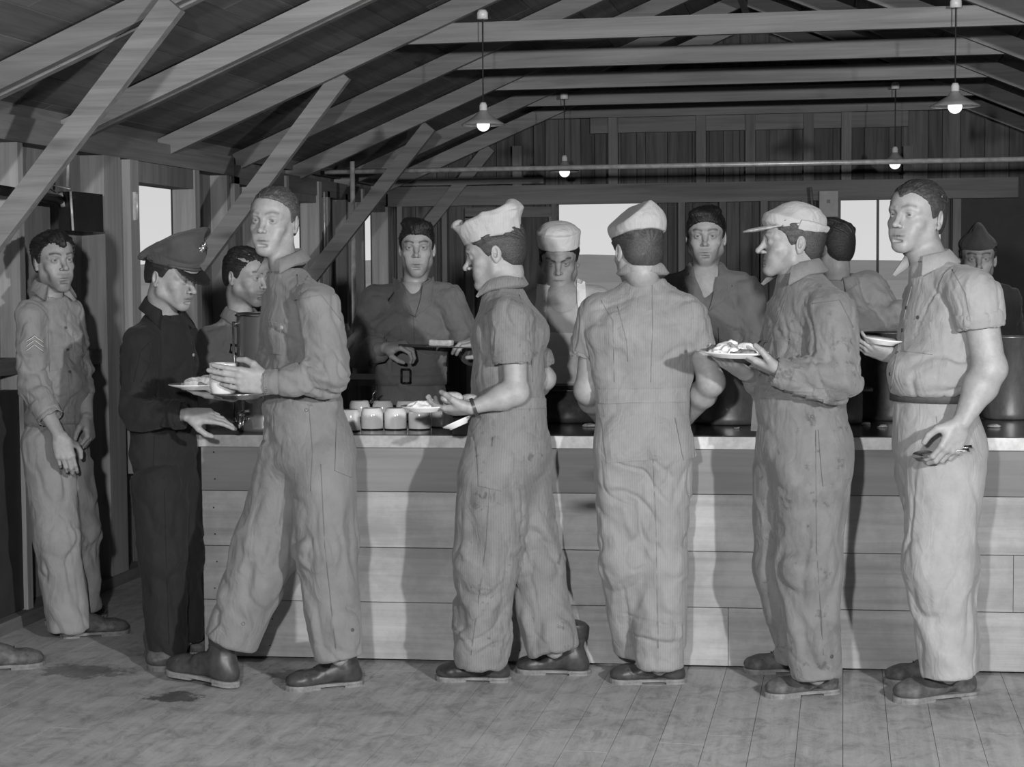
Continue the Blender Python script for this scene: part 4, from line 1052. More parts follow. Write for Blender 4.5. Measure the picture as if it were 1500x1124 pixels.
    if 'collar' in d:
        c = dict(d['collar']); at = c.pop('at'); c.setdefault('yaw', s.tyaw); c.setdefault('nd', s.ho + s.hR @ np.array([0, .03, -.06]) - nb); collar('collar', d['mat'], s.g1, s.o, s.J(*at), **c)
    if 'belt' in d:
        b_ = d['belt']; c = s.J(*b_['at']); A = s.hw(b_['r'], 0, b_['q']) ; mb = MB(); n = 48; h = b_.get('h', .035) / 2; tl = b_.get('tilt', 0)
        B_ = s.B2; V = []
        for k in range(n):
            t = 2 * math.pi * k / n; p = s.side * math.cos(t) * A + s.fwd * math.sin(t) * A * b_['q']; z = tl * (p @ np.array([1, 0, 0]))
            dn = nrm(p)
            for rr, zz in ((0, -h), (.006, -h), (.006, h), (0, h)): V.append(c + p + dn * rr + ZUP * (zz + z))
        Q = [(k * 4 + j, k * 4 + (j + 1) % 4, ((k + 1) % n) * 4 + (j + 1) % 4, ((k + 1) % n) * 4 + j) for k in range(n) for j in range(4)]
        s.belt = npmesh('belt', np.array(V), np.array(Q), b_['m'], s.g2 if up == 'coveralls' else s.root, None, s.o)
    for q, mm in d.get('bands', []): patch(s.B2, q, 40, 4, .006, 'waistband', mm or d['mat'], s.g2, s.o, 1.03, .004)
    for q in d.get('shoes', []): shoe(s.root, s.o, **q)
    if not legs: auto_shoes(s, None)
    for (q, nm) in d.get('pockets', []):
        b1 = s.B1
        o = patch(b1, q, 10, 10, .007, nm, d['mat'] , s.g1, s.o, .97)
    for (q, nm) in d.get('pockets2', []): patch(s.B2, q, 10, 10, .006, nm, d.get('mat2', d['mat']), s.g2, s.o, .97)
    for q in d.get('seams', []): seam(s.B1, q, 'seam', d['mat'], s.g1, s.o)
    for q in d.get('seams2', []): seam(s.B2, q, 'seam', d.get('mat2', d['mat']), s.g2, s.o)
    if 'buttons' in d: buttons(s.B1, d['buttons'], d.get('button_mat', 'button_dark'), s.g1, s.o)
    if 'buttons2' in d: buttons(s.B2, d['buttons2'], 'button_dark', s.g2, s.o)
    if len(d['label'].split()) > 16: print('LONG', len(d['label'].split()), d['label'])
    for q in d.get('lapels', []): patch(s.B1, q, 8, 10, .016, 'lapel', d['mat'], s.g1, s.o, 1.0)
    print('PERSON', d['label'][:30], round(time.time() - T0, 1)); return s

def ringloft(name, m, parent, origin, rings, closed_top=True, tf=None, closed_bottom=False, sub=0):
    """rings: lists of points (same count)"""
    n = len(rings[0]); V = [p for r in rings for p in r]; Q = [(i * n + k, i * n + (k + 1) % n, (i + 1) * n + (k + 1) % n, (i + 1) * n + k) for i in range(len(rings) - 1) for k in range(n)]
    V = np.array(V, float)
    if tf: V = np.array([tf(v) for v in V])
    me = bpy.data.meshes.new(name); F = [tuple(q) for q in Q]
    if closed_top: F.append(tuple(range((len(rings) - 1) * n, len(rings) * n)))
    if closed_bottom: F.append(tuple(range(n))[::-1])
    me.from_pydata([tuple(v - np.array(origin)) for v in V], [], F); me.polygons.foreach_set('use_smooth', [True] * len(F))
    ca = me.color_attributes.new('tone', 'FLOAT_COLOR', 'POINT'); ca.data.foreach_set('color', np.ones(len(V) * 4, np.float32))
    return link(name, me, m, parent)
def ering(cx, cy, z, a, b_, n=48, dz=None):
    return [(cx + a * math.cos(2 * math.pi * k / n), cy + b_ * math.sin(2 * math.pi * k / n), z + (dz(2 * math.pi * k / n) if dz else 0)) for k in range(n)]
def hat_sdf(s, name, m, fn, h=.0035, lo=(-.16, -.22, -.05), hi=(.16, .18, .24), amp=.004, fr=16, parent=None, it=2):
    """hat modelled in head space"""
    H = SDF(lo, hi, h); fn(H); V, Q = H.mesh(); V = smooth(V, Q, it); Nn = vnormals(V, Q)
    V = V + Nn * ((ridge(vnoise(V * fr + 5), 1.5) - .4) * amp + (vnoise(V * 55) - .5) * .0015)[:, None]
    Vw = V * s.hsc @ s.hR.T + s.ho; s.HB = bvh(Vw, Q)
    return npmesh(name, Vw, Q, m, parent or s.root, None, s.o)
# ================= the men, from left to right
# --- sergeant leaning by the left wall
s1 = make(dict(Y=6.95, base=95, tyaw=28, skin=.32, label='man in a khaki shirt with sergeant stripes, standing by the wall at far left',
    head=dict(at=(92, 380, .08), yaw=24, pitch=4, roll=-4, sc=1.0, P=dict(hair='balding', widow=0, hair_tone=.02, brow=.7, stubble=.3, long=1.07, w=.94, nose=1.15, mess=1.5, seed=3, gaze=(-.25, 0), hair_t=.012)),
    torso=[(72, 442, 0, 22, 1.0), (78, 500, 0, 45, .62), (84, 560, .02, 42, .62), (80, 612, 0, 40, .66), (80, 650, -.01, 44, .72)],
    sh=[(46, 462, .10, 21), (103, 452, -.10, 17)],
    arms=[dict(pts=[(44, 465, .12, 16), (46, 565, .14, 14), (88, 640, .20, 10.5)], hand=dict(to=(98, 680, .22), n=(-.4, .85, .1), side=1, curl=(.45, .5, .55, .6), thumb=.5)),
          dict(pts=[(104, 455, -.1, 14), (122, 560, -.12, 12), (128, 612, -.02, 9)], hand=dict(to=(132, 640, .0), n=(-1, 0, 0), side=-1, curl=(.9, .9, .9, .9)))],
    sleeves=[[(44, 462, .12, 21), (46, 560, .14, 22), (70, 604, .18, 20)], [(104, 455, -.1, 18), (120, 540, -.12, 14), (124, 575, -.08, 14)]],
    cuffs=[[(62, 592, .17, 22), (74, 612, .185, 21)]],
    legs=[[(66, 650, .06, 36), (84, 790, .09, 33), (100, 922, .08, 34)], [(98, 650, -.08, 32), (118, 780, -.04, 28), (124, 890, -.10, 26)]],
    upper='shirt', mat='cloth_khaki', mat2='cloth_khaki_trousers', shirt_end=(80, 618, 0),
    collar=dict(at=(75, 436, .0), rn=.058, open_=38, hb=.045, fall=.034, tip=.03), vneck=[(84, 436, .07, 8), (94, 456, .10, 2)],
    pockets=[([(70, 488), (92, 492), (92, 540), (72, 545)], 'pocket'), ([(70, 486), (93, 490), (92, 501), (70, 499)], 'pocket_flap'), ([(106, 486), (118, 486), (119, 520), (107, 525)], 'pocket')],
    seams=[[(94, 460), (97, 520), (102, 575), (100, 605)]], buttons=[(86, 499), (96, 480), (99, 512), (102, 545)],
    shoes=[dict(toe=(180, 928), heel=(98, 934), m='leather_worn'), dict(toe=(150, 905), heel=(72, 915), m='leather_worn')]))
# chevrons on the sleeve
for k in range(3):
    y = 495 + k * 6.5
    for a, b_ in (((39, y + 6), (50, y - 3)), ((50, y - 3), (63, y + 7))):
        seam(s1.B1, [a, b_], 'chevron', 'button_dark', s1.g1, s1.o, .004, .0, 6)
        seam(s1.B1, [(a[0], a[1] + .3), (b_[0], b_[1] + .3)], 'chevron', 'cloth_white', s1.g1, s1.o, .0022, .0035, 6)

# --- young man in dark denim and a peaked cap at the end of the counter
s2 = make(dict(Y=6.52, base=243, tyaw=42, skin=.33, label='young man in dark denim and a peaked officer cap at the counter\'s left end',
    head=dict(at=(279, 412, .07), yaw=52, pitch=14, roll=0, sc=1.0, P=dict(hair='crop', hair_tone=.02, long=.95, jaw=1.05, stubble=0, nose=1.1, brow=.6, eye=.55, w=1.03, gaze=(0, -.4))),
    torso=[(240, 468, 0, 24, 1.0), (236, 530, 0, 54, .66), (241, 600, .01, 50, .68), (240, 655, .0, 50, .7), (243, 700, 0, 48, .75)],
    sh=[(206, 500, .12, 22), (272, 492, -.12, 18)],
    arms=[dict(pts=[(206, 505, .14, 18), (206, 610, .2, 16), (275, 608, .26, 11)], hand=dict(to=(310, 610, .24), n=(.1, .6, -.8), side=-1, curl=(.2, .3, .4, .5), thumb=.5))],
    sleeves=[[(205, 505, .14, 27), (200, 605, .2, 27), (262, 606, .26, 21)]],
    cuffs=[[(256, 607, .26, 24), (268, 607, .26, 22)]],
    legs=[[(232, 715, .07, 42), (240, 820, .09, 33), (246, 952, .08, 32)], [(262, 715, -.07, 36), (268, 820, -.02, 28), (272, 935, -.06, 26)]],
    upper='shirt', upname='jacket', mat='cloth_denim_dark', mat2='cloth_denim_dark', shirt_end=(240, 692, 0), wdrop=.1, famp=.009,
    collar=dict(at=(241, 462, 0), rn=.060, open_=48, hb=.045, fall=.04, tip=.035, tilt=.03), vneck=[(255, 462, .07, 13), (272, 498, .12, 5)],
    seams=[[(222, 530), (206, 560)], [(220, 500), (206, 515), (196, 560)], [(282, 500), (288, 560), (290, 640)], [(190, 686), (240, 694), (290, 688)], [(226, 640), (224, 690)]], seams2=[[(240, 700), (244, 830), (248, 945)]],
    buttons=[(283, 520), (287, 560)], button_mat='button_pale',
    shoes=[dict(toe=(243, 992), heel=(222, 952), m='leather_worn', sole='sole_pale'), dict(toe=(298, 965), heel=(262, 940), m='leather_worn', sole='sole_pale')]))
def f(H):
    H.ell((0, .008, .055), (.088, .108, .03), .01); H.seg((0, .005, .05), (0, .008, .085), .087, .090, .01, 1.2, 1.2, (1, 0, 0), 'u', .2)
    H.plane((0, 0, .03), (0, 0, -1))
hat = hat_sdf(s2, 'peaked_cap', 'cloth_uniform_cap', f, amp=.001)
def f(H):
    R = np.array([[1, 0, 0], nrm((0, 1, -.72)), nrm((0, .72, 1))]); H.ell((0, .018, .122), (.120, .162, .012), .008, 'u', R); H.ell((0, .0, .085), (.090, .110, .03), .03)
    H.ell((0, -.05, .125), (.080, .065, .05), .04)
hat_sdf(s2, 'crown', 'cloth_uniform_cap', f, amp=.002, parent=hat, hi=(.16, .2, .24))
def f(H):
    R = np.array([[1, 0, 0], nrm((0, 1, .52)), nrm((0, -.52, 1))]); H.ell((0, -.09, .036), (.083, .078, .004), .002, 'u', R); H.ell((0, .0, .06), (.084, .102, .1), .002, 's')
hat_sdf(s2, 'visor', 'visor_leather', f, h=.003, amp=0, parent=hat, it=1)
mb = MB(); o0 = s2.hp((0, -.118, .138)) - s2.o; fw = s2.hR @ np.array([0, -1, 0]); rt = s2.hR @ np.array([1., 0, 0]); upv = s2.hR @ np.array([0, -.3, 1.])
for a in range(8):
    t = a * math.pi / 4; mb.tube([o0, o0 + (rt * math.cos(t) + upv * math.sin(t)) * (.02 if a % 2 else .026)], [.006, .004], 6)
mb.tube([o0 - fw * .004, o0 + fw * .008], .011, 10); mb.build('cap_badge', 'brass', hat)
mb = MB(); mb.tube([s2.hp((.088 * math.sin(t), .006 - .112 * math.cos(t), .05)) - s2.o for t in np.linspace(-1.2, 1.2, 14)], .006, 6); mb.build('chin_strap', 'belt_web', hat)

# --- man behind the urn
s3 = make(dict(Y=7.5, base=352, tyaw=30, skin=.35, label='dark haired man in a plain dark shirt half hidden behind the tall coffee urn',
    head=dict(at=(384, 407, .06), yaw=48, pitch=8, sc=1.03, P=dict(hair='balding', hair_tone=.025, stubble=.4, brow=.7, nose=1.0)),
    torso=[(352, 470, 0, 22, 1.0), (350, 540, 0, 48, .62), (350, 610, 0, 44, .64), (350, 660, 0, 46, .7)], sh=[(310, 500, .05, 20), (398, 500, -.08, 20)],
    sleeves=[[(310, 500, .05, 22), (302, 580, .05, 20), (330, 620, .15, 18)], [(398, 500, -.08, 20), (410, 580, -.1, 20), (395, 630, 0, 18)]],
    mat='cloth_mid', collar=dict(at=(353, 474, 0), rn=.055, open_=40), h=.009))

# --- walking man at the front
s4 = make(dict(Y=6.12, base=440, tyaw=-52, skin=.33, label='tall fair man in belted coveralls striding left with a mug, turned to the camera',
    head=dict(at=(386, 322, .05), yaw=-24, pitch=2, roll=3, sc=1.03, P=dict(hair='high', hair_tone=.09, brow=.35, stubble=.02, long=1.0, iris=.12, w=.98, gaze=(.25, 0), hair_t=.006, mess=.6, jaw=1.08, mouth=1.0)),
    torso=[(422, 405, 0, 24, 1.0), (438, 470, 0, 52, .68), (443, 540, 0, 52, .68), (443, 590, 0, 54, .72), (446, 660, 0, 62, .8)],
    sh=[(462, 440, .13, 26), (412, 432, -.13, 22)],
    arms=[dict(pts=[(466, 445, .16, 16), (482, 553, .19, 13), (392, 562, .27, 13)], hand=dict(to=(350, 556, .30), n=(-.1, .95, .1), side=-1, curl=(.12, .14, .18, .24), thumb=.5, size=1.1, tout=.5)),
          dict(pts=[(412, 440, -.13, 18), (400, 545, -.1, 16), (340, 580, .05, 12)], hand=dict(to=(298, 578, .05), n=(0, 0, 1), side=-1, curl=(.2, .2, .25, .3), thumb=.4))],
    sleeves=[[(466, 448, .16, 35), (482, 552, .19, 31), (408, 560, .26, 19)], [(412, 440, -.13, 28), (400, 545, -.1, 24), (358, 575, .0, 16)]],
    cuffs=[[(404, 560, .262, 19.5), (386, 561, .275, 18)]],
    legs=[[(474, 680, .06, 50), (478, 800, .10, 45), (497, 962, .10, 36)], [(428, 680, -.06, 54), (390, 800, -.04, 46), (340, 940, -.02, 42)]],
    seat=[(478, 655, 0, 42, 45, 50)], mat='cloth_coverall_a', legk=.05,
    folds=[(478, 560, .2, .12, 40, 25, 16, .014), (500, 800, .1, .14, -40, -60, 14, .012), (380, 640, .0, .12, 40, 10, 16, .012), (355, 870, .05, .15, 30, -80, 12, .01)],
    collar=dict(at=(419, 399, 0), rn=.062, open_=38, hb=.052, fall=.03, tip=.02), vneck=[(400, 398, .1, 8), (396, 416, .12, 3)],
    belt=dict(at=(443, 585, 0), r=54, q=.72, m='cloth_coverall_a', h=.03),
    pockets=[([(395, 470), (412, 474), (412, 520), (396, 518)], 'pocket')], pockets2=[([(492, 620), (516, 640), (514, 700), (490, 690)], 'pocket')],
    seams=[[(430, 375), (440, 430), (452, 400)], [(432, 440), (470, 432), (500, 470)], [(452, 590), (458, 660), (455, 720)]], seams2=[[(395, 620), (380, 660)], [(470, 680), (476, 800), (492, 950)]],
    buttons2=[(449, 601), (356, 914), (516, 923)], buttons=[(413, 480)], button_mat='button_pale',
    shoes=[dict(toe=(417, 1012), heel=(533, 1002), kind='boot', m='leather_brown'), dict(toe=(236, 988), heel=(360, 1005), kind='boot', m='leather_brown', lift=-4, Z=.015)]))

# --- server with the spatula
s5 = make(dict(Y=7.68, base=608, tyaw=-6, skin=.35, label='dark haired server in open necked dark coveralls holding a spatula of food behind the mugs',
    head=dict(at=(610, 362, .07), yaw=-2, pitch=2, sc=1.0, P=dict(hair='short', quiff=1, hair_tone=.018, brow=.75, stubble=.15, long=1.06, w=.93, mess=.8, seed=9, open=.0015, part=.02)),
    torso=[(606, 425, 0, 22, 1.0), (600, 480, 0, 62, .62), (602, 540, 0, 50, .64), (603, 575, 0, 48, .66), (603, 640, 0, 52, .72)],
    sh=[(550, 440, 0, 22), (656, 436, 0, 22)],
    arms=[dict(pts=[(549, 445, 0, 18), (528, 520, .05, 15), (566, 510, .24, 11)], hand=dict(to=(598, 505, .27), n=(.1, .35, -.9), side=-1, curl=(.75, .8, .85, .9), thumb=.8), tone=.34),
          dict(pts=[(658, 440, 0, 18), (690, 515, .0, 15), (712, 512, .2, 10)], hand=dict(to=(682, 498, .27), n=(-.2, .3, -.9), side=1, curl=(.6, .6, .7, .8), thumb=.7), tone=.34)],
    sleeves=[[(550, 445, 0, 24), (526, 515, .05, 24), (556, 512, .2, 18)], [(658, 442, 0, 24), (692, 512, 0, 22), (716, 514, .16, 18)]],
    mat='cloth_coverall_dark', vneck=[(606, 405, .09, 24), (605, 430, .13, 18), (606, 462, .155, 5)],
    collar=dict(at=(606, 428, 0), rn=.066, open_=52, hb=.034, fall=.05, tip=.03, tilt=.02),
    belt=dict(at=(602, 556, 0), r=52, q=.66, m='cloth_coverall_dark', h=.045), pockets=[([(560, 476), (588, 478), (586, 515), (562, 514)], 'pocket')],
    lapels=[[(577, 410), (590, 418), (606, 466), (583, 445)], [(622, 418), (636, 410), (632, 446), (608, 466)]],
    seams=[[(606, 462), (607, 510), (606, 545)]]))
mb = MB(); q = s5.J(594, 551, .165) - s5.o
for a, b_ in (((-.02, -.03), (.02, -.03)), ((.02, -.03), (.02, .03)), ((.02, .03), (-.02, .03)), ((-.02, .03), (-.02, -.03))): mb.tube([q + [a[0], 0, a[1]], q + [b_[0], 0, b_[1]]], .0035, 6)
mb.build('belt_buckle', 'black_iron', s5.belt)

# --- man in the sailor style cap, profile left
s6 = make(dict(Y=6.34, base=745, tyaw=-108, skin=.33, label='man in a tall pale rolled cap and rolled sleeves, in profile facing left',
    head=dict(at=(689, 376, .02), yaw=-98, pitch=14, roll=2, sc=1.03, P=dict(hair='short', hair_tone=.05, stubble=.1, brow=.5, nose=1.12, eye=.3, long=1.02)),
    torso=[(738, 432, 0, 25, 1.0), (746, 490, 0, 54, .72), (746, 550, 0, 51, .74), (745, 600, 0, 54, .8), (742, 670, 0, 64, .85)],
    sh=[(748, 462, .15, 27), (738, 462, -.14, 25)],
    arms=[dict(pts=[(750, 470, .18, 21), (756, 575, .20, 18), (690, 598, .24, 12)], hand=dict(to=(655, 602, .22), n=(-.1, .4, .9), side=-1, curl=(.35, .4, .45, .5), thumb=.6)),
          dict(pts=[(742, 468, -.16, 20), (797, 555, -.20, 16), (770, 585, -.3, 12)])],
    sleeves=[[(750, 468, .18, 31), (748, 524, .20, 29)], [(744, 468, -.16, 28), (790, 530, -.2, 22)]],
    cuffs=[[(748, 515, .2, 30), (749, 530, .2, 29)], [(787, 522, -.2, 23), (793, 538, -.2, 22)]],
    legs=[[(722, 700, .08, 56), (712, 830, .10, 46), (704, 972, .08, 39)], [(758, 700, -.06, 50), (784, 830, -.08, 40), (812, 952, -.06, 37)]],
    seat=[(768, 668, 0, 40, 45, 48)], mat='cloth_coverall_b', legk=.04, famp=.009,
    folds=[(740, 480, .15, .13, 20, 70, 16, .012), (800, 800, .05, .15, 40, 60, 13, .013), (700, 920, .1, .12, 30, -30, 16, .014), (770, 790, 0, .1, 40, 20, 18, .012)],
    collar=dict(at=(736, 432, 0), rn=.062, open_=45, hb=.042, fall=.035, tip=.02),
    bands=[([(694, 586), (798, 584), (798, 598), (694, 602)], None)], pockets2=[([(700, 655), (735, 655), (735, 720), (702, 712)], 'pocket')],
    seams=[[(760, 432), (775, 470), (780, 560)], [(712, 460), (735, 440)]], seams2=[[(710, 605), (690, 640)], [(722, 640), (712, 800), (690, 960)]],
    shoes=[dict(toe=(640, 996), heel=(747, 998), kind='boot', m='leather_brown'), dict(toe=(763, 985), heel=(858, 988), kind='boot', m='leather_brown')]))
def f(H):
    H.seg((0, .004, .052), (0, .0, .118), .086, .098, .005, 1.22, 1.22, (1, 0, 0), 'u', .1)
    H.seg((0, .004, .07), (0, -.002, .16), .072, .088, .004, 1.25, 1.25, (1, 0, 0), 's', .1)
    H.ell((0, .0, .088), (.085, .105, .035), .01)
    H.ell((0, -.108, .122), (.020, .016, .012), .03); H.ell((0, .092, .142), (.060, .024, .026), .04)
    H.chain([(.07, -.06, .118), (.085, .0, .128), (.06, .08, .140)], [.008, .009, .01], .02); H.chain([(-.07, -.06, .118), (-.085, .0, .128), (-.06, .08, .140)], [.008, .009, .01], .02)
hat_sdf(s6, 'fatigue_cap', 'cloth_cap_herringbone', f, amp=.008, fr=14)
wr = s6.J(690, 598, .24) - s6.o; el = s6.J(756, 575, .20) - s6.o; mb = MB(); dd = nrm(wr - el); c = wr - dd * .01
mb.tube([c - dd * .006, c + dd * .006], .0335, 18, False); mb.build('wrist_strap', 'leather_black', s6.root)

# --- cook
s7 = make(dict(Y=7.68, base=822, tyaw=2, skin=.28, label='cook in a white cap, white tank top and apron staring from under his brow',
    head=dict(at=(818, 386, .08), yaw=-2, pitch=16, roll=0, sc=1.04, P=dict(hair='short', hair_tone=.02, frown=1, brow=.8, stubble=.1, jaw=1.1, eye=.7, nose=1.05, gaze=(0, .3))),
    torso=[(822, 425, 0, 24, 1.0), (826, 490, 0, 56, .62), (824, 550, 0, 46, .64), (824, 590, 0, 46, .66), (824, 650, 0, 50, .72)],
    sh=[(776, 446, 0, 20), (874, 440, 0, 22)], skin_shrink=.010, upname='tank_top',
    arms=[dict(pts=[(772, 450, 0, 21), (762, 530, .0, 16), (795, 575, .15, 12)], hand=dict(to=(800, 600, .2), n=(0, 1, 0), side=1)), dict(pts=[(878, 446, 0, 21), (895, 530, 0, 16), (868, 590, .15, 12)], hand=dict(to=(850, 612, .22), n=(0, 1, 0), side=-1))],
    upper='shirt', mat='cloth_tank', mat2='cloth_white', famp=.005, vneck=[(820, 400, .1, 30), (822, 430, .12, 30), (822, 442, .14, 20)], shirt_end=(822, 610, 0)))
def f(H):
    H.seg((0, .006, .055), (0, .006, .115), .089, .0925, .004, 1.2, 1.2, (1, 0, 0), 'u', .1); H.ell((0, .01, .118), (.082, .1, .034), .008)
hat_sdf(s7, 'cook_cap', 'cloth_cap_white', f, amp=.004)
Vb, Qb, _ = join(s7.parts); BA = bvh(*(lambda a, b_: (np.concatenate([a[0], b_[0]]), np.concatenate([a[1], b_[1] + len(a[0])])))((Vb, Qb), (s7.lastV, s7.lastQ)))
for nm, q in (('apron_strap', [(789, 418), (803, 420), (801, 492), (780, 492)]), ('apron_strap', [(845, 412), (857, 416), (864, 492), (848, 492)])): patch(BA, q, 6, 14, .012, nm, 'cloth_white', s7.root, s7.o, 1.0)
patch(BA, [(780, 486), (862, 490), (866, 562), (782, 560)], 16, 16, .013, 'apron', 'cloth_cap_white', s7.root, s7.o, .95)

# --- man seen from behind in the garrison cap
s8 = make(dict(Y=6.42, base=942, tyaw=-176, skin=.33, label='man seen from behind in pale coveralls with rolled sleeves and a pointed garrison cap',
    head=dict(at=(934, 366, 0), anchor=(0, 0, 0), yaw=-156, pitch=6, sc=1.02, P=dict(hair='short', hair_tone=.06, seed=6)),
    torso=[(945, 420, -.02, 26, 1.0), (944, 490, 0, 86, .60), (942, 545, 0, 72, .62), (941, 590, 0, 66, .68), (943, 650, .02, 71, .74)],
    sh=[(884, 458, 0, 27), (1004, 460, 0, 27)],
    arms=[dict(pts=[(876, 462, 0, 23), (862, 572, -.04, 20), (880, 612, -.24, 13)], hand=dict(to=(900, 620, -.3), n=(0, 0, -1), side=-1)),
          dict(pts=[(1012, 466, 0, 22), (1042, 560, -.02, 19), (1004, 614, -.2, 13)], hand=dict(to=(985, 625, -.28), n=(0, 0, -1), side=1))],
    sleeves=[[(878, 462, 0, 31), (864, 515, -.02, 28)], [(1010, 466, 0, 29), (1024, 506, -.01, 25)]],
    cuffs=[[(866, 500, -.02, 29), (862, 522, -.02, 28)], [(1020, 496, -.01, 26), (1025, 512, -.01, 25)]],
    legs=[[(912, 690, .03, 43), (920, 820, .03, 37), (926, 954, -.08, 27)], [(972, 690, 0, 43), (968, 820, .02, 38), (966, 976, .04, 36)]],
    seat=[(910, 655, .07, 36, 38, 40), (975, 655, .05, 36, 38, 40)], mat='cloth_coverall_c', legk=.035, famp=.008,
    folds=[(885, 520, .12, .1, 15, 80, 18, .014), (925, 720, .12, .13, 50, 40, 13, .014), (930, 800, .08, .15, 50, 90, 10, .013), (985, 720, .1, .1, -30, 60, 14, .01), (960, 930, .1, .1, 40, 10, 16, .013)],
    collar=dict(at=(942, 412, -.01), rn=.063, open_=30, hb=.034, fall=.028, tip=.0),
    bands=[([(878, 571), (1004, 568), (1004, 589), (880, 592)], None)],
    pockets2=[([(882, 612), (958, 606), (962, 672), (890, 678)], 'pocket'), ([(988, 612), (1006, 608), (1018, 668), (1000, 674)], 'pocket')],
    seams=[[(905, 450), (918, 500), (920, 530)], [(955, 400), (956, 480), (953, 560)], [(880, 440), (898, 470), (900, 560)]], seams2=[[(952, 610), (958, 690), (962, 800), (964, 950)]],
    shoes=[dict(toe=(892, 1000), heel=(1006, 1000), m='leather_brown', sole='sole_pale'), dict(toe=(880, 972), heel=(972, 968), m='leather_brown', sole='sole_pale')]))
def f(H):
    H.ell((0, .008, .066), (.087, .112, .045), .04); H.seg((0, -.06, .105), (0, .06, .112), .040, .042, .05, .45, .45, (1, 0, 0)); H.seg((-.02, -.07, .15), (-.02, .05, .152), .034, .034, .05, 1, 1, (1, 0, 0)); H.seg((.0, -.06, .09), (0, .06, .09), .075, .075, .05, .7, .7, (1, 0, 0)); H.plane((-.022, 0, .168), nrm((.085, 0, .115)), .006); H.plane((-.022, 0, .168), nrm((-.05, 0, .058)), .006)
    H.plane((0, 0, .046), (0, .12, -1))
hat_sdf(s8, 'garrison_cap', 'cloth_cap_herringbone', f, amp=.003)

# --- man with open collar behind the counter
s9 = make(dict(Y=7.85, base=1036, tyaw=2, skin=.35, label='bare necked dark haired man in open collared dark coveralls behind the big pot',
    head=dict(at=(1033, 345, .08), yaw=-2, pitch=2, sc=1.03, P=dict(hair='short', quiff=1, part=-.015, hair_tone=.015, brow=.6, stubble=.25, jaw=1.1, seed=14, mess=.5)),
    torso=[(1034, 400, 0, 24, 1.0), (1042, 470, 0, 60, .62), (1042, 540, 0, 50, .64), (1042, 580, 0, 48, .66), (1042, 640, 0, 52, .72)],
    sh=[(988, 424, 0, 22), (1090, 424, 0, 22)],
    arms=[dict(pts=[(986, 430, 0, 18), (978, 520, .05, 15), (1005, 580, .2, 11)], hand=dict(to=(1015, 605, .25), n=(0, 1, 0), side=1)), dict(pts=[(1092, 430, 0, 18), (1110, 520, .05, 15), (1075, 560, .2, 11)], hand=dict(to=(1060, 590, .24), n=(0, 1, 0), side=-1))],
    sleeves=[[(986, 430, 0, 24), (976, 520, .05, 22), (1000, 565, .16, 17)], [(1092, 430, 0, 25), (1112, 520, .05, 23), (1084, 552, .15, 17)]],
    mat='cloth_coverall_dark', vneck=[(1034, 386, .09, 24), (1036, 420, .13, 19), (1038, 455, .155, 5)],
    collar=dict(at=(1034, 404, 0), rn=.068, open_=54, hb=.032, fall=.055, tip=.035, tilt=.02), pockets=[([(1052, 480), (1082, 480), (1080, 520), (1054, 518)], 'pocket')],
    lapels=[[(1003, 404), (1017, 408), (1038, 456), (1010, 438)], [(1052, 408), (1064, 404), (1066, 436), (1040, 456)]],
    seams=[[(1038, 456), (1040, 560)]]))

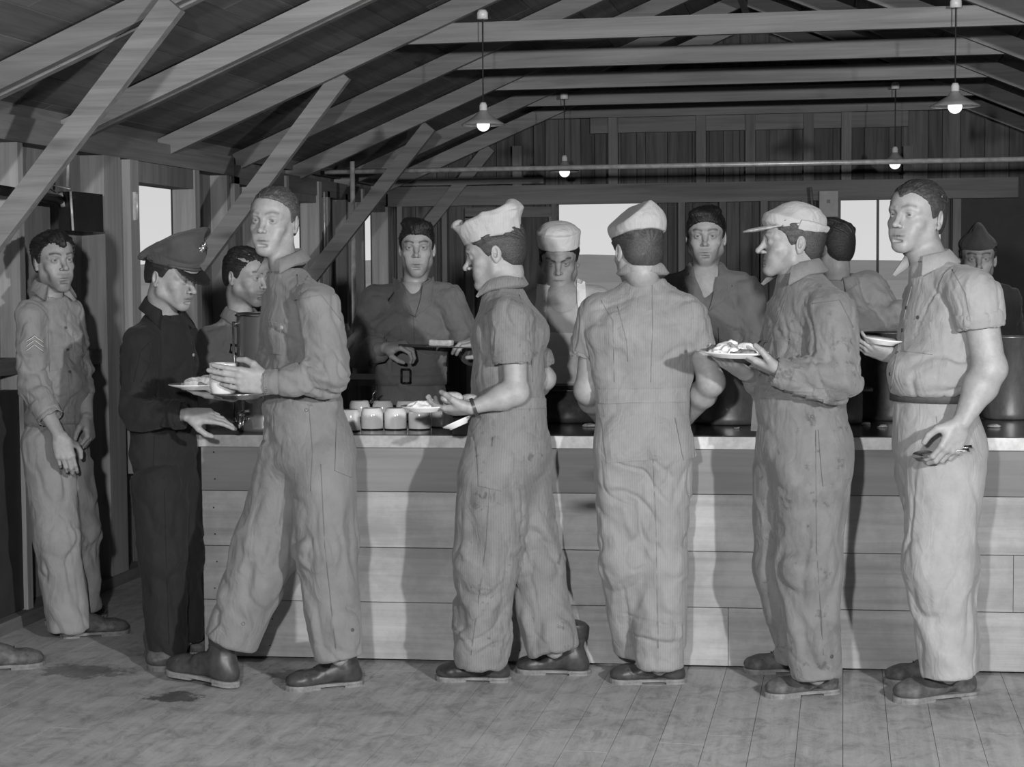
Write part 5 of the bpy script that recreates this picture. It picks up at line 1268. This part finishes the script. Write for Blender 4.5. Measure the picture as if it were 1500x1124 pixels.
# --- man in the soft cap with plate, profile left
s10 = make(dict(Y=6.3, base=1178, tyaw=-62, skin=.30, label='man in a soft billed cap and stained coveralls, in profile with a loaded plate',
    head=dict(at=(1122, 352, .03), yaw=-78, pitch=-2, roll=0, sc=1.02, P=dict(hair='short', hair_tone=.05, stubble=.05, brow=.4, nose=1.1, long=.96, w=1.05, jaw=1.1, neck=.06, eye=.8)),
    torso=[(1172, 408, 0, 27, 1.0), (1188, 470, 0, 64, .72), (1186, 535, 0, 66, .74), (1170, 585, 0, 60, .78), (1174, 650, 0, 66, .84)],
    sh=[(1214, 455, .15, 30), (1158, 450, -.15, 26)],
    arms=[dict(pts=[(1218, 462, .18, 16), (1222, 556, .21, 14), (1145, 546, .28, 13)], hand=dict(to=(1108, 532, .27), n=(-.1, .3, .95), side=-1, curl=(.12, .15, .2, .25), thumb=.3, size=1.05, tout=.6)),
          dict(pts=[(1158, 455, -.15, 16), (1130, 555, -.15, 14), (1092, 548, .05, 13)], hand=dict(to=(1070, 535, .1), n=(0, .1, 1), side=1, curl=(.2, .2, .2, .3)))],
    sleeves=[[(1218, 462, .18, 37), (1222, 556, .21, 36), (1155, 550, .27, 21)], [(1158, 455, -.15, 30), (1130, 555, -.15, 26), (1104, 556, .0, 19)]],
    cuffs=[[(1152, 549, .272, 22), (1134, 543, .285, 20)]],
    legs=[[(1192, 690, .07, 55), (1186, 830, .09, 43), (1196, 990, .08, 34)], [(1148, 690, -.07, 45), (1146, 830, -.05, 36), (1168, 965, -.06, 30)]],
    seat=[(1206, 655, .02, 42, 42, 50)], mat='cloth_coverall_d', legk=.045, famp=.009,
    folds=[(1225, 560, .2, .13, 40, 20, 16, .015), (1180, 500, .15, .13, 10, 60, 15, .01), (1190, 740, .1, .18, 60, -25, 10, .009), (1200, 940, .1, .12, 10, 60, 14, .01)],
    collar=dict(at=(1168, 408, 0), rn=.068, open_=48, hb=.036, fall=.04, tip=.035, spread=1.2),
    vneck=[(1150, 402, .08, 8), (1142, 425, .1, 3)],
    belt=dict(at=(1170, 578, 0), r=58, q=.76, m='cloth_coverall_d', h=.045), bands=[([(1114, 564), (1222, 570), (1222, 590), (1114, 583)], None)], pockets=[([(1140, 498), (1172, 500), (1172, 540), (1142, 538)], 'pocket')],
    pockets2=[([(1198, 630), (1232, 628), (1244, 700), (1205, 712)], 'pocket')],
    seams=[[(1150, 440), (1140, 470), (1122, 510)], [(1190, 445), (1230, 440), (1250, 480)]], seams2=[[(1195, 630), (1196, 800), (1206, 960)]], buttons2=[(1190, 610), (1218, 962)],
    shoes=[dict(toe=(1120, 1022), heel=(1230, 1014), m='leather_worn'), dict(toe=(1098, 985), heel=(1190, 985), m='leather_worn')]))
o = s10.root
p0 = s10.J(1112, 578, .02) - s10.o; mb = MB(); mb.beam(p0 + [0, 0, .03], p0 + [-.012, 0, -.13], .006, .035, (1, 0, 0)); mb.build('belt_tail', 'cloth_coverall_d', s10.belt)
def f(H):
    H.ell((0, .006, .068), (.086, .108, .055), .03); H.seg((0, .0, .05), (0, .004, .066), .084, .086, .02, 1.2, 1.2, (1, 0, 0), 'u', .15); H.ell((0, .02, .098), (.06, .06, .035), .03)
    H.plane((0, 0, .036), (0, .0, -1))
cp = hat_sdf(s10, 'billed_cap', 'cloth_cap_fatigue', f, amp=.009, fr=13)
def f(H):
    R = np.array([[1, 0, 0], nrm((0, 1, .20)), nrm((0, -.20, 1))]); H.ell((0, -.078, .046), (.082, .092, .006), .003, 'u', R); H.ell((0, .01, .06), (.080, .1, .1), .004, 's')
hat_sdf(s10, 'bill', 'cloth_cap_fatigue', f, h=.003, amp=.003, parent=cp)
def f(H):
    H.seg((0, .006, .040), (0, .012, .070), .090, .100, .004, 1.19, 1.2, (1, 0, 0), 'u', .12); H.seg((0, .0, .04), (0, .004, .085), .083, .088, .004, 1.2, 1.2, (1, 0, 0), 's', .3); H.plane((0, .0, .04), (0, -1, .35)); H.plane((0, 0, .034), (0, 0, -1))
hat_sdf(s10, 'brim', 'cloth_cap_fatigue', f, amp=.003, parent=cp, lo=(-.16, -.22, -.08))

# --- man turned away behind the counter
s11 = make(dict(Y=7.8, base=1235, tyaw=-30, skin=.33, label='dark haired man behind the counter with his head turned away, beside the billed cap',
    head=dict(at=(1214, 362, 0), anchor=(0, 0, 0), yaw=-118, pitch=4, sc=1.03, P=dict(hair='short', hair_tone=.03, seed=21)),
    torso=[(1226, 420, 0, 24, 1.0), (1232, 480, 0, 56, .62), (1234, 550, 0, 50, .64), (1234, 590, 0, 48, .66), (1234, 650, 0, 52, .72)], sh=[(1190, 440, .08, 22), (1272, 420, -.08, 22)],
    arms=[dict(pts=[(1274, 425, -.05, 15), (1296, 462, .0, 13), (1345, 462, .1, 10)]), dict(pts=[(1188, 445, .08, 18), (1180, 520, .1, 15), (1190, 570, .2, 11)])],
    sleeves=[[(1274, 425, -.05, 25), (1296, 462, .0, 21), (1326, 460, .06, 17)], [(1188, 445, .08, 24), (1180, 520, .1, 20)]],
    mat='cloth_khaki', collar=dict(at=(1228, 424, 0), rn=.062, open_=45, hb=.03, fall=.03), h=.009))

# --- man at the right looking back at the camera
s12 = make(dict(Y=6.3, base=1375, tyaw=-50, skin=.33, label='big man in a khaki shirt, webbing belt and pale trousers looking back at the right',
    head=dict(at=(1319, 313, .05), yaw=-34, pitch=0, roll=4, sc=1.07, P=dict(hair='balding', hair_tone=.05, stubble=.08, brow=.3, w=1.02, jaw=1.05, neck=.060, long=.98, gaze=(.35, 0), hair_t=.006, mess=.6, eye=.8)),
    torso=[(1366, 392, 0, 28, 1.0), (1384, 465, 0, 62, .72), (1374, 540, 0, 66, .76), (1368, 580, 0, 58, .8), (1374, 650, 0, 64, .85)],
    sh=[(1420, 425, .15, 32), (1352, 432, -.15, 26)],
    arms=[dict(pts=[(1432, 440, .18, 26), (1450, 540, .20, 23), (1408, 620, .26, 15)], hand=dict(to=(1394, 652, .28), n=(-.5, .85, .1), side=-1, curl=(.55, .6, .65, .7), thumb=.5, size=1.12)),
          dict(pts=[(1350, 440, -.15, 20), (1342, 522, -.17, 17), (1308, 522, -.03, 13)], hand=dict(to=(1272, 510, .0), n=(.1, .5, .8), side=1, curl=(.3, .3, .3, .3)))],
    sleeves=[[(1430, 436, .18, 36), (1436, 474, .19, 34)], [(1352, 438, -.15, 28), (1346, 510, -.17, 24)]],
    cuffs=[[(1434, 462, .19, 36), (1436, 478, .19, 34)]],
    legs=[[(1386, 690, .08, 55), (1374, 830, .10, 46), (1390, 988, .08, 40)], [(1362, 690, -.07, 50), (1392, 830, -.06, 36), (1404, 975, -.08, 32)]],
    seat=[(1400, 655, .02, 42, 42, 50)], upper='shirt', mat='cloth_shirt_light', mat2='cloth_chino', shirt_end=(1368, 576, 0), legk=.05, famp=.008,
    bulges=[(1366, 545, .05, 62, 55, 40)], folds=[(1400, 450, .2, .13, -30, 80, 15, .012), (1420, 530, .15, .13, -60, 20, 15, .012), (1340, 550, .2, .1, 60, -20, 18, .012), (1380, 820, .15, .13, 40, 15, 15, .012), (1395, 930, .1, .13, 50, 60, 13, .01)],
    collar=dict(at=(1362, 396, 0), rn=.068, open_=36, hb=.038, fall=.04, tip=.03, spread=1.1), vneck=[(1338, 380, .1, 12), (1332, 400, .12, 8), (1330, 415, .13, 3)],
    belt=dict(at=(1368, 580, 0), r=60, q=.8, m='belt_web', h=.033), bands=[([(1309, 572), (1420, 572), (1420, 586), (1309, 588)], 'belt_web')],
    pockets=[([(1328, 468), (1364, 472), (1366, 520), (1326, 516)], 'pocket')], pockets2=[([(1372, 610), (1395, 606), (1400, 640), (1376, 640)], 'pocket')],
    seams=[[(1336, 420), (1328, 450), (1320, 490), (1312, 530), (1305, 570)], [(1395, 395), (1415, 430), (1422, 470)]], buttons=[(1328, 451), (1322, 484), (1314, 517), (1304, 548), (1345, 465)],
    shoes=[dict(toe=(1306, 1030), heel=(1434, 1018), m='leather_worn'), dict(toe=(1305, 1000), heel=(1400, 1000), m='leather_worn')]))

# --- man in the dark garrison cap in the far right background
s13 = make(dict(Y=8.5, base=1425, tyaw=-5, skin=.3, label='man in a dark garrison cap, his face showing behind the big man',
    head=dict(at=(1434, 379, .07), yaw=4, pitch=4, sc=1.0, P=dict(hair='crop', hair_tone=.03, seed=4)),
    torso=[(1430, 424, 0, 20, 1.0), (1430, 470, 0, 52, .62), (1430, 540, 0, 46, .64), (1430, 570, 0, 44, .66), (1430, 620, 0, 48, .72)], sh=[(1385, 440, 0, 18), (1472, 440, 0, 18)],
    sleeves=[[(1385, 440, 0, 22), (1380, 520, 0, 20), (1390, 570, .1, 16)], [(1472, 440, 0, 22), (1480, 520, 0, 20), (1470, 570, .1, 16)]], mat='cloth_dark', collar=dict(at=(1430, 426, 0), rn=.058, open_=35), h=.01))
def f(H):
    H.ell((0, .01, .062), (.088, .112, .05), .05); H.ell((0, .0, .105), (.034, .11, .06), .05); H.plane((0, 0, .040), (0, .05, -1))
hat_sdf(s13, 'garrison_cap', 'cloth_uniform_cap', f, amp=.002)

# --- man just outside the left edge, one shoe in view
s14 = make(dict(Y=6.28, base=-62, dx=-22, tyaw=85, skin=.30, label='man past the left edge with only a worn shoe toe in view',
    head=dict(at=(-20, 352, 0), yaw=80, P=dict(hair='short')),
    torso=[(-50, 400, 0, 25, 1.0), (-56, 470, 0, 50, .72), (-54, 540, 0, 48, .74), (-54, 590, 0, 48, .8), (-54, 650, 0, 54, .85)], sh=[(-56, 440, .14, 26), (-50, 440, -.14, 26)],
    sleeves=[[(-56, 445, .16, 30), (-66, 540, .18, 26), (-40, 600, .24, 20)], [(-50, 445, -.16, 30), (-60, 540, -.18, 26), (-36, 600, -.1, 20)]],
    arms=[dict(pts=[(-56, 445, .16, 20), (-66, 540, .18, 18), (-36, 606, .25, 12)], hand=dict(to=(-20, 640, .26), n=(-.9, 0, .1), side=1)), dict(pts=[(-50, 445, -.16, 20), (-60, 540, -.18, 18), (-30, 606, -.1, 12)], hand=dict(to=(-14, 640, -.1), n=(-.9, 0, .1), side=-1))],
    legs=[[(-60, 690, .07, 45), (-50, 830, .09, 38), (-46, 960, .08, 32)], [(-46, 690, -.07, 45), (-60, 830, -.05, 38), (-72, 955, -.08, 32)]], mat='cloth_coverall_a', collar=dict(at=(-50, 404, 0), rn=.06), h=.01,
    shoes=[dict(toe=(66, 975), heel=(-56, 985), m='leather_worn'), dict(toe=(-10, 990), heel=(-110, 995), m='leather_worn')]))
# ================= things on the counter and in hands
def cp(px, py): return unp(px, py, Z=CTZ)
def onz(r, h=0): return (0, 0, h)
def urn():
    a = cp(379, 634); c = a + np.array([0, .125, 0])
    r = empty('coffee_urn', c, 'tall polished steel coffee urn with a tap on the left end of the counter', 'urn')
    H_ = unp(379, 459, Y=c[1])[2] - CTZ; R_ = .122
    mb = MB(); mb.lathe([(0, .0), (R_ * .96, 0), (R_, .012), (R_ * .985, .02), (R_ * .985, H_ - .012), (R_, H_ - .01)], (0, 0, 0), 56); mb.build('body', 'urn_steel', r)
    mb = MB(); mb.lathe([(R_ * .99, H_ - .012), (R_ * 1.045, H_ - .010), (R_ * 1.05, H_ - .002), (R_ * .98, H_ + .004), (R_ * .9, H_ - .002), (R_ * .3, H_ + .006), (0, H_ + .006)], (0, 0, 0), 56); mb.build('rim_lid', 'utensil_steel', r)
    mb = MB(); ga = -2.55; gx, gy = math.cos(ga) * (R_ + .016), math.sin(ga) * (R_ + .016)
    mb.tube([(gx, gy, .04), (gx, gy, H_ - .03)], .005, 8)
    for z in (.04, H_ - .04): mb.tube([(gx, gy, z), (gx * .85, gy * .85, z)], .008, 8)
    mb.build('sight_gauge', 'chrome', r)
    ta = -1.95; d = np.array([math.cos(ta), math.sin(ta), 0]); s_ = np.array([-d[1], d[0], 0])
    mb = MB(); z = .055; mb.tube([d * (R_ - .01) + [0, 0, z], d * (R_ + .05) + [0, 0, z]], .012, 12); mb.tube([d * (R_ + .045) + [0, 0, z + .012], d * (R_ + .05) + [0, 0, z - .02], d * (R_ + .052) + [0, 0, z - .045]], [.014, .013, .010], 12)
    mb.lathe([(0, 0), (.013, 0), (.015, .01), (.006, .018), (0, .018)], tuple(d * (R_ + .045) + [0, 0, z + .01]), 14)
    t = mb.build('tap', 'chrome', r)
    mb = MB(); mb.tube([d * (R_ + .045) + s_ * -.004 + [0, 0, z + .03], d * (R_ + .045) + s_ * .045 + [0, 0, z + .034]], [.005, .006], 8); mb.lathe([(0, -.01), (.016, -.006), (.016, .006), (0, .01)], tuple(d * (R_ + .02) + [0, 0, z]), 14); mb.build('tap_handle', 'chrome', t)
    mb = MB(); 
    for sg in (-1, 1): mb.tube([(sg * R_ * .98, 0, H_ * .72), (sg * (R_ + .03), 0, H_ * .73), (sg * (R_ + .035), 0, H_ * .67), (sg * R_ * .98, 0, H_ * .64)], .006, 8)
    mb.build('handle', 'black_iron', r)
urn()
# mugs, upside down in two rows
def mug_mesh():
    mb = MB(); R_ = .0435
    mb.lathe([(R_ * .90, .002), (R_, 0), (R_ * 1.01, .004), (R_ * 1.02, .05), (R_ * 1.0, .066), (R_ * .86, .082), (R_ * .8, .0845), (R_ * .3, .0835), (0, .083)], (0, 0, 0), 36)
    return mb
first = None
MUGS = [(507, 633, 'white upside down mug at the left end of the front row by the walking man'), (541, 630.5, 'white enamel mug upside down, second from left in the front row'), (575.5, 630.5, 'white enamel mug upside down, third from the left in the front row'),
        (611, 630.5, 'white enamel mug upside down in the front row under the held plate'), (644, 627, 'white enamel mug upside down at the right end of the front row'),
        (523, 618, 'white enamel mug upside down in the back row, leftmost'), (557, 618, 'white enamel mug upside down in the back row under the spoon handle'), (592, 618, 'white enamel mug upside down in the back row, third from the left'), (626, 617, 'white enamel mug upside down in the back row behind the held plate')]
for i, (px, py, lb) in enumerate(MUGS):
    c = cp(px, py); c[1] += .044
    if first is None:
        root = mug_mesh().build('enamel_mug', 'enamel_mug'); mb = MB(); R_ = .0435
        mb.tube([(.0, R_ * .98, .018), (.0, R_ + .022, .022), (0, R_ + .028, .04), (0, R_ + .02, .058), (0, R_ * .98, .062)], .0055, 8); hd = mb.build('handle', 'enamel_mug', root)
        mb = MB(); mb.lathe([(R_ * .97, -.0005), (R_ * 1.02, .0), (R_ * 1.025, .0035), (R_ * 1.0, .004)], (0, 0, 0), 36); rm = mb.build('rim', 'rim_dark', root); first = root; o = root
    else:
        o = first.copy(); COL.objects.link(o)
        for ch in list(first.children): k = ch.copy(); COL.objects.link(k); k.parent = o
    o.location = Vector(c) + Vector((0, 0, .001)); o.rotation_euler = (0, 0, .3 * math.sin(i * 2.3)); tag(o, lb, 'mug', 'enamel mugs upside down on the counter')
def spoon_obj(name, a, b_, label, cat='spoon', fork=False, m='utensil_steel', up=(0, 0, 1), bw=.019, bl=.055):
    a = np.array(a); b_ = np.array(b_); d = nrm(b_ - a); u = nrm(np.array(up) - d * nrm(up).dot(d) if False else np.array(up, float) - d * np.dot(up, d)); s_ = np.cross(d, u)
    mb = MB(); n = 9; L = np.linalg.norm(b_ - a); vs = []; fs = []
    for k in range(n):
        t = k / (n - 1); w = .0085 * (1 - t) + .004 * t; z = u * .008 * math.sin(t * 3.1)
        p = a + d * (L - bl) * t + z; vs += [p - s_ * w, p + s_ * w, p + s_ * w + u * .0022, p - s_ * w + u * .0022]
    for k in range(n - 1):
        for j in range(4): fs.append((k * 4 + j, k * 4 + (j + 1) % 4, (k + 1) * 4 + (j + 1) % 4, (k + 1) * 4 + j))
    fs += [(3, 2, 1, 0), (n * 4 - 4, n * 4 - 3, n * 4 - 2, n * 4 - 1)]
    o0 = a; mb.add([v - o0 for v in vs], fs, .5, True); h = mb.build(name, m); h.location = Vector(o0); tag(h, label, cat)
    mb = MB(); c = b_ - d * bl * .5 - o0; vs = []; fs = []; nu, nv = 20, 5
    if not fork:
        for j in range(nv + 1):
            r = j / nv
            for i in range(nu):
                t = 2 * math.pi * i / nu; vs.append(c + d * math.cos(t) * bl * .5 * r + s_ * math.sin(t) * bw * r * (1 + .12 * math.cos(t)) - u * .009 * (1 - r * r))
        m_ = len(vs); vs += [v - u * .0015 for v in vs]
        for j in range(nv):
            for i in range(nu): q = (j * nu + i, j * nu + (i + 1) % nu, (j + 1) * nu + (i + 1) % nu, (j + 1) * nu + i); fs.append(q[::-1]); fs.append(tuple(x + m_ for x in q))
        mb.add(vs, fs, .5, True); mb.build('bowl', m, h)
    else:
        mb.beam(c - d * bl * .5, c, .020, .0022, u)
        for k in range(4): mb.beam(c + s_ * (-.009 + .006 * k), c + d * bl * .5 + s_ * (-.009 + .006 * k), .0028, .002, u)
        mb.build('tines', m, h)
    return h
c = cp(548, 618); spoon_obj('spoon', unp(553, 572, Y=c[1] + .05), unp(541, 592, Y=c[1] + .03), 'thin steel spoon sticking up from the back row of mugs', bl=.03, bw=.012)
# plates of food
def plate(c, R_, label, tilt=(0, 0), name='plate', group='loaded dinner plates', m='china'):
    r = empty(name, c, label, 'plate', group); r.rotation_euler = (tilt[0], tilt[1], 0)
    mb = MB(); mb.lathe([(0, .0), (R_ * .55, 0), (R_ * .58, -.003), (R_ * .62, -.002), (R_ * .66, .003), (R_ * .98, .014), (R_, .0165), (R_ * .985, .019), (R_ * .70, .0085), (R_ * .6, .005), (0, .004)], (0, 0, 0), 56); mb.build('dish', m, r)
    return r
def mound(name, m, label, cat, c, rx, ry, rz, seed, fr=40, amp=.012, blobs=(), world=True, group=None):
    H = SDF((-rx - .03, -ry - .03, -.012), (rx + .03, ry + .03, rz * 2 + .03), .0032)
    H.ell((0, 0, 0), (rx, ry, rz), .01)
    for q in blobs: H.ell(q[:3], q[3:6], .008)
    H.plane((0, 0, 0), (0, 0, -1)); V, Q = H.mesh(); Nn = vnormals(V, Q)
    V = V + Nn * ((ridge(vnoise(V * fr + seed), 1.3) - .5) * amp)[:, None] * (V[:, 2:3] > .002)
    o = npmesh(name, V, Q, m); o.location = Vector(c); tag(o, label, cat, group); return o
# plate in the walking man's far hand, mug in his near hand
pc = s4.J(298, 569, .06); pl = plate(pc, .125, 'white plate of food carried low behind the mug by the walking man', (0, math.radians(-1)), group=None)
mound('mashed_food', 'food_pale', 'pale heap of food on the plate carried by the walking man', 'food', pc + [-.02, 0, .006], .055, .05, .032, 3, blobs=[(.03, 0, .02, .03, .03, .02)])
mc = s4.J(327, 577, .225)
mb = MB(); R_ = .047
mb.lathe([(0, 0), (R_ * .8, 0), (R_ * .9, .006), (R_, .03), (R_, .102), (R_ * 1.03, .106), (R_ * .98, .108), (R_ * .95, .104), (R_ * .93, .03), (R_ * .8, .01), (0, .008)], (0, 0, 0), 40)
mg = mb.build('white_mug', 'enamel_mug'); mg.location = Vector(mc); tag(mg, 'white mug gripped in the near hand of the walking man', 'mug')
mb = MB(); mb.tube([(R_, 0, .025), (R_ + .025, 0, .035), (R_ + .03, 0, .055), (R_ + .022, 0, .078), (R_, 0, .086)], .006, 8); mb.build('handle', 'enamel_mug', mg)
# tray edge below the hand
tc_ = s4.J(352, 583, .24); pl = plate(tc_, .105, 'dark rimmed plate pressed under the mug and hand of the walking man', group=None, name='plate', m='utensil_steel')
# the capped man's plate and rolls
pc = s6.J(622, 602, .20); pl = plate(pc, .085, 'white plate of food held over the mugs by the man in the tall cap', group=None)
mound('mashed_food', 'food_pale', 'white heap of food on the plate held over the mugs', 'food', pc + [-.01, 0, .006], .055, .045, .026, 8, blobs=[(.03, .01, .012, .03, .03, .02)])
def roll(c, rx, seed, lb):
    H = SDF((-rx - .02, -.05, -.03), (rx + .02, .05, .05), .003); H.ell((0, 0, 0), (rx, .032, .022), .01); V, Q = H.mesh(); V = smooth(V, Q, 1); Nn = vnormals(V, Q); V = V + Nn * ((vnoise(V * 30 + seed) - .5) * .006)[:, None]
    o = npmesh('bread_roll', V, Q, 'food_mid'); o.location = Vector(c); tag(o, lb, 'bread', 'bread rolls held against the plate')
roll(s6.J(661, 583, .24), .042, 1, 'larger bread roll resting on the hand beside the held plate'); roll(s6.J(688, 586, .17), .034, 5, 'smaller bread roll behind the wrist of the man in the tall cap')
c = s6.J(672, 624, .16); pl = plate(c, .055, 'small white saucer tipped under the hand of the man in the tall cap', (0, math.radians(-24)), name='saucer', group=None)
# loaded plate of the man in the billed cap
pc = s10.J(1075, 522, .24); pl = plate(pc, .118, 'white plate piled with food in the hands of the man in the soft billed cap', (math.radians(2), math.radians(2)), group=None)
mound('mashed_food', 'food_pale', 'large pale heap of mashed food on the right hand plate', 'food', pc + [-.0, -.01, .006], .085, .06, .030, 13, blobs=[(-.02, .02, .025, .035, .03, .022), (.04, 0, .015, .04, .03, .02)])
mound('meat_portion', 'food_dark', 'dark lumpy meat portion at the left of the heaped plate', 'food', pc + [-.065, .03, .008], .035, .03, .028, 21)
mound('green_beans', 'food_dark', 'dark vegetables at the near side of the heaped plate', 'food', pc + [.035, -.062, .010], .045, .018, .014, 25)
spoon_obj('fork', s10.J(1122, 500, .10), s10.J(1098, 513, .16), 'fork standing in the food on the heaped plate', 'fork', True, bl=.04)
# big man's spoon and fork, and the plate in his far hand
a = s12.J(1424, 655, .25); b_ = s12.J(1336, 668, .27)
spoon_obj('spoon', a, b_, 'steel spoon hanging from the fingers of the big man', 'spoon', up=(0, -.5, .85), bw=.022, bl=.07)
spoon_obj('fork', s12.J(1420, 660, .27), s12.J(1352, 669, .285), 'steel fork held together with the spoon by the big man', 'fork', True, up=(0, -.5, .85))
pl = plate(s12.J(1292, 503, .02), .07, 'white plate in the far hand of the big man, seen edge on', (math.radians(3), math.radians(8)), group=None)
# server's spatula with a slice of food
a = s5.J(584, 506, .29); b_ = s5.J(694, 509, .29)
mb = MB(); d = b_ - a; mb.beam(np.zeros(3), d * .45, .014, .012); sp = mb.build('spatula', 'black_iron'); sp.location = Vector(a); tag(sp, 'dark handled spatula held level by the dark haired server', 'spatula')
mb = MB(); mb.beam(d * .40, d, .075, .004); mb.build('blade', 'utensil_steel', sp)
mb = MB(); mb.beam(d * .42, d * .72, .05, .026); q = mb.build('food_slice', 'food_pale', None, .004); q.location = Vector(a + [0, 0, .016]); tag(q, 'white slice of food lying on the blade of the spatula', 'food')
# ---- cooking pots on the counter
def pot(px, py, R_, Hh, label, m='pot_steel', handles=True, name='stock_pot', content=None, lid=False, dy=0):
    c = cp(px, py); c[1] += R_ + dy; r = empty(name, c, label, 'pot')
    mb = MB(); t = .004
    mb.lathe([(0, .001), (R_ * .93, .001), (R_ * .985, .008), (R_, .025), (R_, Hh - .004), (R_ + .006, Hh - .002), (R_ + .006, Hh + .003), (R_ - t, Hh + .002), (R_ - t, .02), (0, .012)], (0, 0, 0), 60); mb.build('body', m, r)
    if handles:
        for sg in (-1, 1):
            mb = MB(); mb.tube([(sg * R_, -.045, Hh * .8), (sg * (R_ + .035), -.04, Hh * .8), (sg * (R_ + .035), .04, Hh * .8), (sg * R_, .045, Hh * .8)], .006, 8); mb.build('handle', m, r)
    if content:
        mb = MB(); mb.lathe([(0, Hh * .7), (R_ - t - .001, Hh * .68)], (0, 0, 0), 40); mb.build('contents', content, r)
    if lid:
        mb = MB(); mb.lathe([(R_ + .004, Hh + .004), (R_ * .9, Hh + .012), (R_ * .2, Hh + .022), (0, Hh + .022)], (0, 0, 0), 48); mb.build('lid', m, r)
    return r
pot(826, 621, .155, .135, 'wide blackened roasting pan on the counter in front of the cook', 'pot_dark', False, 'roasting_pan', 'food_dark')
pot(1066, 624, .152, .285, 'large scuffed stock pot on the counter beside the elbow of the man seen from behind', 'pot_steel', True, 'stock_pot', 'food_mid')
pot(1236, 622, .075, .17, 'small shiny dented pot on the counter behind the man in the billed cap', 'pot_steel', True, 'cooking_pot', 'food_dark')
pot(1303, 618, .115, .36, 'tall dark stock pot on the counter just left of the big man', 'pot_dark', True, 'stock_pot', 'food_dark', dy=.02)
pot(1478, 616, .105, .34, 'tall shiny stock pot on the counter at the far right edge', 'pot_steel', True, 'stock_pot', 'food_mid')
# crumbs and scraps
random.seed(9)
for k, (px, py, r, lb) in enumerate([(862, 626, .028, 'largest pale food scrap on the counter right of the roasting pan'), (1078, 629, .012, 'tiny pale food scrap in front of the large stock pot'), (1268, 623, .018, 'pale scrap of food by the foot of the tall dark pot'), (1292, 627, .02, 'pale scrap of food on the counter nearest the big man'), (1456, 627, .025, 'pale scrap of food in front of the pot at the right edge')]):
    mound('food_scrap', 'food_mid', lb, 'food', cp(px, py) + [0, .02, .001], r, r * .8, r * .4, k * 3, 60, .006, [(r * .5, 0, 0, r * .5, r * .5, r * .4)], group='food scraps on the counter')
# dark side table with a cup and a plate behind the server
p = unp(470, 556, Y=8.35); q = unp(566, 556, Y=8.35); r = empty('side_table', ((p[0] + q[0]) / 2, 8.6, 0), 'dark side table against the back left, behind the server with the spatula', 'table')
w_ = (q[0] - p[0]) / 2; mb = MB(); mb.box((-w_, -.25, p[2] - .03), (w_, .25, p[2])); mb.build('table_top', 'wall_wood', r)
for sx in (-1, 1):
    for sy in (-1, 1): mb = MB(); mb.box((sx * (w_ - .03) - .02, sy * .22 - .02, 0), (sx * (w_ - .03) + .02, sy * .22 + .02, p[2] - .03)); mb.build('leg', 'wall_wood', r)
p = unp(485, 498, Y=11.0); mb = MB(); mb.box((XL, 10.4, p[2] - .025), (p[0] + .3, 11.2, p[2])); q = mb.build('wall_shelf', 'wall_wood'); tag(q, 'narrow wooden wall shelf below the upright pipe at the left wall', 'shelf')
for sy in (10.5, 11.1): mb = MB(); mb.beam((XL + .0, sy, p[2] - .25), (p[0] + .22, sy, p[2] - .04), .03, .03); mb.build('bracket', 'wall_wood', q)
c = unp(505, 470, Y=10.9); c[2] = p[2] + .001
k = first.copy(); COL.objects.link(k); k.location = (c[0], 10.8, c[2]); tag(k, 'white mug standing on the narrow wall shelf beside the upright pipe', 'mug')
for ch in list(first.children): z = ch.copy(); COL.objects.link(z); z.parent = k
k.scale = (1.3, 1.3, 1.3); 
del k['group']
for o in COL.objects:
    if 'label' in o and not 4 <= len(o['label'].split()) <= 16: print('LONG', len(o['label'].split()), o['label'])
print('DONE', time.time() - T0)
